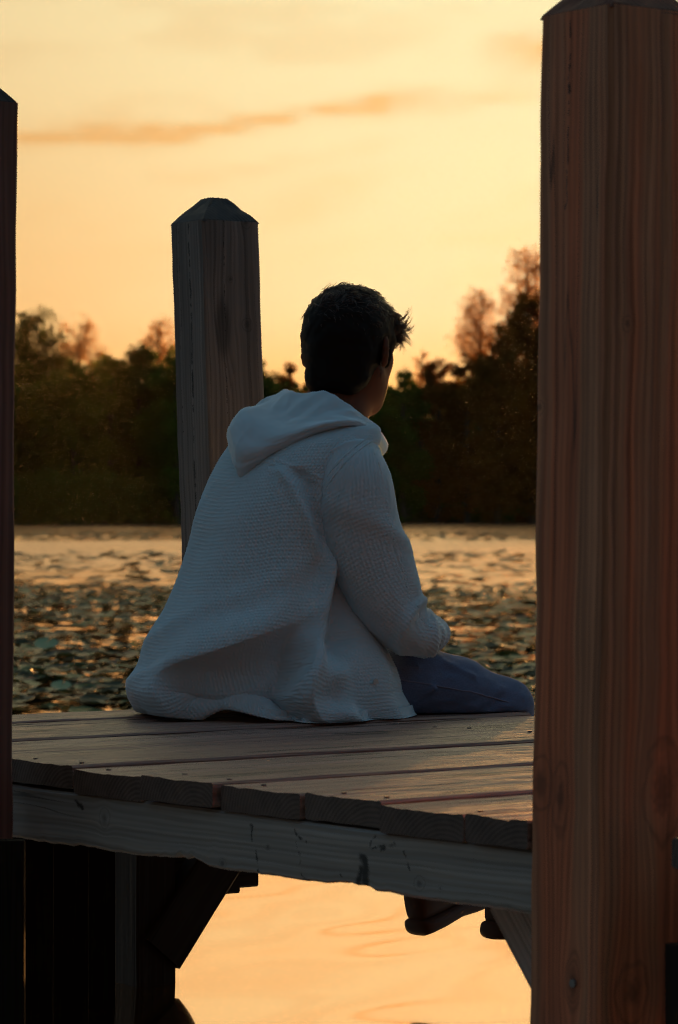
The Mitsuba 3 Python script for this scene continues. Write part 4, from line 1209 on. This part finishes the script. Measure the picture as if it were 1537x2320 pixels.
hand(at(945, 1434, 6.72), at(952, 1430, 6.62), at(918, 1460, 6.79), (-0.3, 0.2, -0.9), 1, 0.55, 1)
hand(at(885, 1420, 6.80), at(860, 1424, 6.80), at(948, 1432, 6.86), (0.1, -0.2, -0.95), -1, 0.5, 2)
bm = B.mesh(1)
pieces = trimesh.Trimesh(*bm, process=False).split(only_watertight=False)
bm = max(pieces, key=lambda m_: len(m_.faces))
bm = (np.array(bm.vertices), np.array(bm.faces))
say('person', 'young man in a pale hooded waffle shirt seen from behind, sitting on the dock', 'person')
scene['person'] = mikit.ply(bm, 'skin', smooth=True)

# ---- hair: a cap, short at the neck and sides, and loose locks on top and at the forehead
C = Field(HC - [0.17, 0.17, 0.20], HC + [0.17, 0.17, 0.17], 0.003)
C.ell(hp(-0.010, 0, 0.028), AX, np.array([0.083, 0.102, 0.083]) * HS, 0.02)
C.ell(hp(-0.036, 0, -0.012), AX, np.array([0.078, 0.076, 0.086]) * HS, 0.03)
C.cone(hp(-0.056, 0.030, -0.075), hp(-0.056, -0.030, -0.075), 0.034, 0.034, 0.03)
for s in (-1, 1):
    C.cone(hp(0.022, 0.070 * s, 0.010), hp(0.020, 0.066 * s, -0.040), 0.012, 0.009, 0.012)
    C.cone(hp(-0.005, 0.070 * s, 0.015), hp(0.030, 0.068 * s, 0.0), 0.012, 0.011, 0.012)
C.ell(hp(0.100, 0, -0.070), AX, np.array([0.09, 0.075, 0.098]), 0.012, cut=True)                  # face
for s in (-1, 1):
    C.ell(hp(-0.020, 0.092 * s, -0.024), AX, np.array([0.018, 0.024, 0.036]), 0.008, cut=True)    # round the ears
C.cone(hp(0.060, -0.03, 0.068), hp(0.070, 0.034, 0.054), 0.028, 0.024, 0.03)
C.noise(45.0, 0.004, 5)
cv, cf = C.mesh(1)
cap = trimesh.Trimesh(cv, cf, process=False)
r = np.random.default_rng(91)
cn = np.array(cap.vertex_normals)
L_ = (cv - HC) @ AX.T / HS
hair_parts = []
pick = r.choice(len(cv), 7000, replace=True)
for i_ in pick:
    rr_, ff_, uu_ = L_[i_]
    topness = np.clip((uu_ + 0.005) / 0.08, 0, 1)
    front = np.clip((ff_ - 0.0) / 0.08, 0, 1)
    if uu_ < -0.02 and ff_ > 0.02: continue
    loose = r.random() < 0.10
    ln = (0.006 + 0.014 * topness + 0.008 * topness * front) * r.uniform(0.6, 1.25) * (0.6 if loose else 1.0)
    nn_ = cn[i_]
    wave = math.sin(rr_ * 70 + uu_ * 40) + math.sin(ff_ * 60 - rr_ * 30)       # locks fall together
    flow = (HF * 0.9 + HR * (0.45 + 0.35 * wave)) * topness - HU * (1.0 - topness) * 1.1 + r.normal(0, 0.22, 3)
    flow = flow - nn_ * (flow @ nn_)
    d0 = flow / (np.linalg.norm(flow) + 1e-9) + nn_ * ((0.12 + 0.45 * topness * r.random()) if not loose else 0.9)
    d0 /= np.linalg.norm(d0)
    side_ = np.cross(nn_, d0)
    t_ = np.linspace(0, 1, 6)[:, None]
    pts = cv[i_] - nn_ * 0.002 + d0 * ln * t_ + (side_ * r.normal(0, 0.45) - nn_ * r.uniform(0.1, 0.5)) * ln * t_ ** 2
    hair_parts.append(tube_mesh(pts, 0.0012 * np.array([1, 1, 0.9, 0.7, 0.45, 0.2]) * (0.6 if loose else 1.0), 3))
# loose curls over the crown
from scipy.spatial import cKDTree
cap_tree = cKDTree(cv)
crown = np.where((L_[:, 2] > 0.055))[0]
for k in range(230):
    i_ = r.choice(crown)
    nn_ = cn[i_]
    ln = r.uniform(0.012, 0.026)
    d0 = HF * r.normal(0.5, 0.5) + HR * r.normal(0.4, 0.6); d0 -= nn_ * (d0 @ nn_); d0 = d0 / np.linalg.norm(d0) + nn_ * r.uniform(0.35, 0.95); d0 /= np.linalg.norm(d0)
    bend = -nn_ + r.normal(0, 0.35, 3); bend -= d0 * (bend @ d0); bend /= np.linalg.norm(bend)
    turn = r.uniform(1.2, 2.6)
    for q in range(5):
        off = r.normal(0, 0.0016, 3); l2 = ln * r.uniform(0.8, 1.15); a2 = turn * r.uniform(0.85, 1.15)
        t_ = np.linspace(0, 1, 7)[:, None] * a2
        pts = cv[i_] - nn_ * 0.002 + off + (d0 * np.sin(t_) + bend * (1 - np.cos(t_))) * l2 / a2 * 1.2
        hair_parts.append(tube_mesh(pts, np.linspace(0.0010, 0.0003, 7), 3))
# curled locks at the forehead on his right
for k in range(34):
    root = hp(0.064 + r.normal(0, 0.011), 0.060 + r.normal(0, 0.005), 0.030 + r.normal(0, 0.016))
    root = cv[cap_tree.query(root)[1]]
    ln = r.uniform(0.018, 0.046)
    d0 = HR * 0.9 + HF * 0.45 + HU * r.normal(0.1, 0.35); d0 /= np.linalg.norm(d0)
    bend = (HU * r.choice([-1, 1], p=[0.35, 0.65]) + HF * r.normal(-0.2, 0.3)); bend -= d0 * (bend @ d0); bend /= np.linalg.norm(bend)
    turn = r.uniform(0.9, 2.0)
    for q in range(9):
        off = r.normal(0, 0.0022, 3); l2 = ln * r.uniform(0.75, 1.1); a2 = turn * r.uniform(0.8, 1.2)
        t_ = np.linspace(0, 1, 8)[:, None] * a2
        pts = root + off + (d0 * np.sin(t_) + bend * (1 - np.cos(t_))) * l2 / a2
        hair_parts.append(tube_mesh(pts, np.linspace(0.0011, 0.0003, 8), 3))
add('person__hair', (cv, cf), 'hair_black', smooth=True, label='short dark hair, tousled on top')
scene['hair_strand'] = {'type': 'twosided', 'bsdf': {'type': 'principled', 'base_color': {'type': 'rgb', 'value': [0.055, 0.022, 0.010]}, 'roughness': 0.32, 'specular': 0.8}}
add('person__hair__strands', join(hair_parts), 'hair_strand', smooth=True, kind='stuff')

# ---- jeans
J = Field(at(560, 1640, 6.3) - [0.02, 0.14, 0.46], at(1240, 1400, 6.9) + [0.05, 0.28, 0.03], 0.0042)
HIPC = at(655, 1545, 6.52); HIPC[2] = DECK + 0.10
def leg(hip, mid, mid2, knee, calf, ankle):
    J.chain([(hip, 0.082), (mid, 0.078), (mid2, 0.067)], 0.03)
    J.chain([(mid2, 0.064), (knee, 0.058)], 0.03)
    J.chain([(knee, 0.058), (calf, 0.060), (ankle, 0.052)], 0.02)
rk, ra = at(1143, 1602, 6.66), at(1168, 2050, 6.44)
leg(at(700, 1545, 6.53), at(900, 1534, 6.58), at(1036, 1567, 6.62), rk, at(1150, 1800, 6.66), ra)
lk, la = at(1060, 1600, 6.86), at(1003, 2020, 6.68)
leg(at(600, 1540, 6.60), at(800, 1534, 6.68), at(950, 1563, 6.77), lk, at(1040, 1800, 6.88), la)
J.ell(HIPC, np.array([PR, PF, [0, 0, 1.0]]), (0.17, 0.13, 0.115), 0.05)
for a_, b_ in (((872, 1578, 6.515), (950, 1512, 6.505)), ((890, 1604, 6.535), (985, 1560, 6.515)), ((1072, 1602, 6.565), (1138, 1562, 6.60)), ((1098, 1620, 6.58), (1166, 1588, 6.61)), ((1000, 1500, 6.56), (1075, 1532, 6.56)), ((860, 1500, 6.50), (905, 1462, 6.53))):
    J.cone(at(*a_), at(*b_), 0.005, 0.003, 0.014)
J.noise(18.0, 0.004, 6, (0.9, 0.9, 1.5))
J.noise(45.0, 0.0022, 8, (0.6, 0.6, 1.6))
# creases behind the knee and at the hip
for a_, b_ in (((900, 1480, 6.50), (925, 1570, 6.49)),):
    J.cone(at(*a_), at(*b_), 0.003, 0.002, 0.012, cut=True)
zz = J.lo[2] + J.h * np.arange(J.n[2])
gx_, gy_ = np.meshgrid(J.lo[0] + J.h * np.arange(J.n[0]), J.lo[1] + J.h * np.arange(J.n[1]), indexing='ij')
dfar = ((FB - FA)[0] * (gy_ - FA[1]) - (FB - FA)[1] * (gx_ - FA[0])) / np.linalg.norm(FB - FA) - 0.06   # > 0 beyond the far edge of the deck
on = np.maximum(DECK + 0.003 - zz[None, None, :], 0 * gx_[..., None] - 1)
J.F = np.maximum(J.F, np.minimum(on, -dfar[..., None])).astype(np.float32)
jv, jf = J.mesh(3)
add('person__jeans', (jv, jf), 'denim', smooth=True, label='faded blue jeans')
jm = trimesh.Trimesh(jv, jf, process=False)
# the outer seam along the thigh, and the seam round the knee
def on_jeans(pts, key):
    from scipy.spatial import cKDTree
    k = cKDTree(jv).query(np.array([at(*p) for p in pts]))[1]
    s = np.linspace(0, 1, len(k)); u = np.linspace(0, 1, 60)
    c = CubicSpline(s, jv[k])(u)
    k2 = cKDTree(jv).query(c)[1]
    c = jv[k2] + np.array(jm.vertex_normals)[k2] * 0.0006
    for _ in range(4):
        c[1:-1] = 0.25 * c[:-2] + 0.5 * c[1:-1] + 0.25 * c[2:]
    add(key, tube_mesh(c, np.full(60, 0.0016), 5), 'denim_thread', smooth=True)
on_jeans([(915, 1549, 6.42), (960, 1552, 6.44), (1050, 1568, 6.48), (1110, 1580, 6.54), (1150, 1592, 6.60)], 'person__jeans__seam')


# ---- shoes
def shoe(key, heel, yaw, pitch, roll_=0.0):
    y_, p_ = math.radians(yaw), math.radians(pitch)
    f = np.array([math.cos(y_) * math.cos(p_), math.sin(y_) * math.cos(p_), math.sin(p_)])
    s = np.array([math.sin(y_), -math.cos(y_), 0.0])
    u = np.cross(s, f)
    def sect(t, lowz, highz, wide):
        ph = np.linspace(0, 2 * np.pi, 28, endpoint=False)
        c_, s_ = np.cos(ph), np.sin(ph)
        yv = np.sign(c_) * np.abs(c_) ** 0.7 * wide
        zv = (lowz + highz) / 2 + np.sign(s_) * np.abs(s_) ** 0.7 * (highz - lowz) / 2
        return heel + f * t * 0.29 + s * yv[:, None] + u * zv[:, None]
    def loft(secs):
        v = np.vstack(secs + [secs[0].mean(0)[None], secs[-1].mean(0)[None]])
        n, m = len(secs), 28
        fs = []
        for i in range(n - 1):
            for k in range(m):
                a_, b_ = i * m + k, i * m + (k + 1) % m
                fs += [[a_, b_, b_ + m], [a_, b_ + m, a_ + m]]
        for k in range(m):
            fs += [[n * m, (k + 1) % m, k], [n * m + 1, (n - 1) * m + k, (n - 1) * m + (k + 1) % m]]
        return v, np.array(fs)
    prof = ((0.0, 0.6), (0.02, 0.85), (0.08, 0.98), (0.2, 1.0), (0.4, 0.95), (0.55, 1.05), (0.7, 1.2), (0.82, 1.18), (0.92, 0.98), (0.98, 0.65), (1.0, 0.4))
    add(key + '__sole', loft([sect(t, (0.012 if t < 0.02 else 0.0) + 0.03 * max(0, t - 0.75) ** 1.3 * 2 + 0.006 * gauss(t, 0.35, 0.1), 0.036 + 0.03 * max(0, t - 0.78), 0.040 * w) for t, w in prof]), 'shoe_dark', smooth=50)
    up = ((0.01, 0.55, 0.085), (0.04, 0.8, 0.098), (0.12, 0.9, 0.10), (0.25, 0.92, 0.105), (0.38, 0.90, 0.108), (0.5, 0.95, 0.098), (0.62, 1.05, 0.082), (0.74, 1.1, 0.070), (0.86, 1.03, 0.058), (0.94, 0.8, 0.05), (0.98, 0.5, 0.044))
    add(key + '__upper', loft([sect(t, 0.03, z_, 0.038 * w) for t, w, z_ in up]), 'shoe_dark', smooth=50)
    col = [heel + f * 0.29 * t + u * 0.105 for t in (0.12, 0.2, 0.3)]
    patch = loft([sect(t, 0.045, z_, 0.0392 * w) for t, w, z_ in ((0.42, 0.92, 0.104), (0.50, 0.97, 0.0995), (0.58, 1.02, 0.089), (0.64, 1.07, 0.081))])
    add(key + '__tongue', patch, 'shoe_pale', smooth=50, label='paler strip across the instep')


h0 = at(944, 2122, 6.62)
shoe('person__shoe', h0, 46, 13)
h1 = at(1108, 2128, 6.37)
shoe('person__shoe_001', h1, 40, -6)
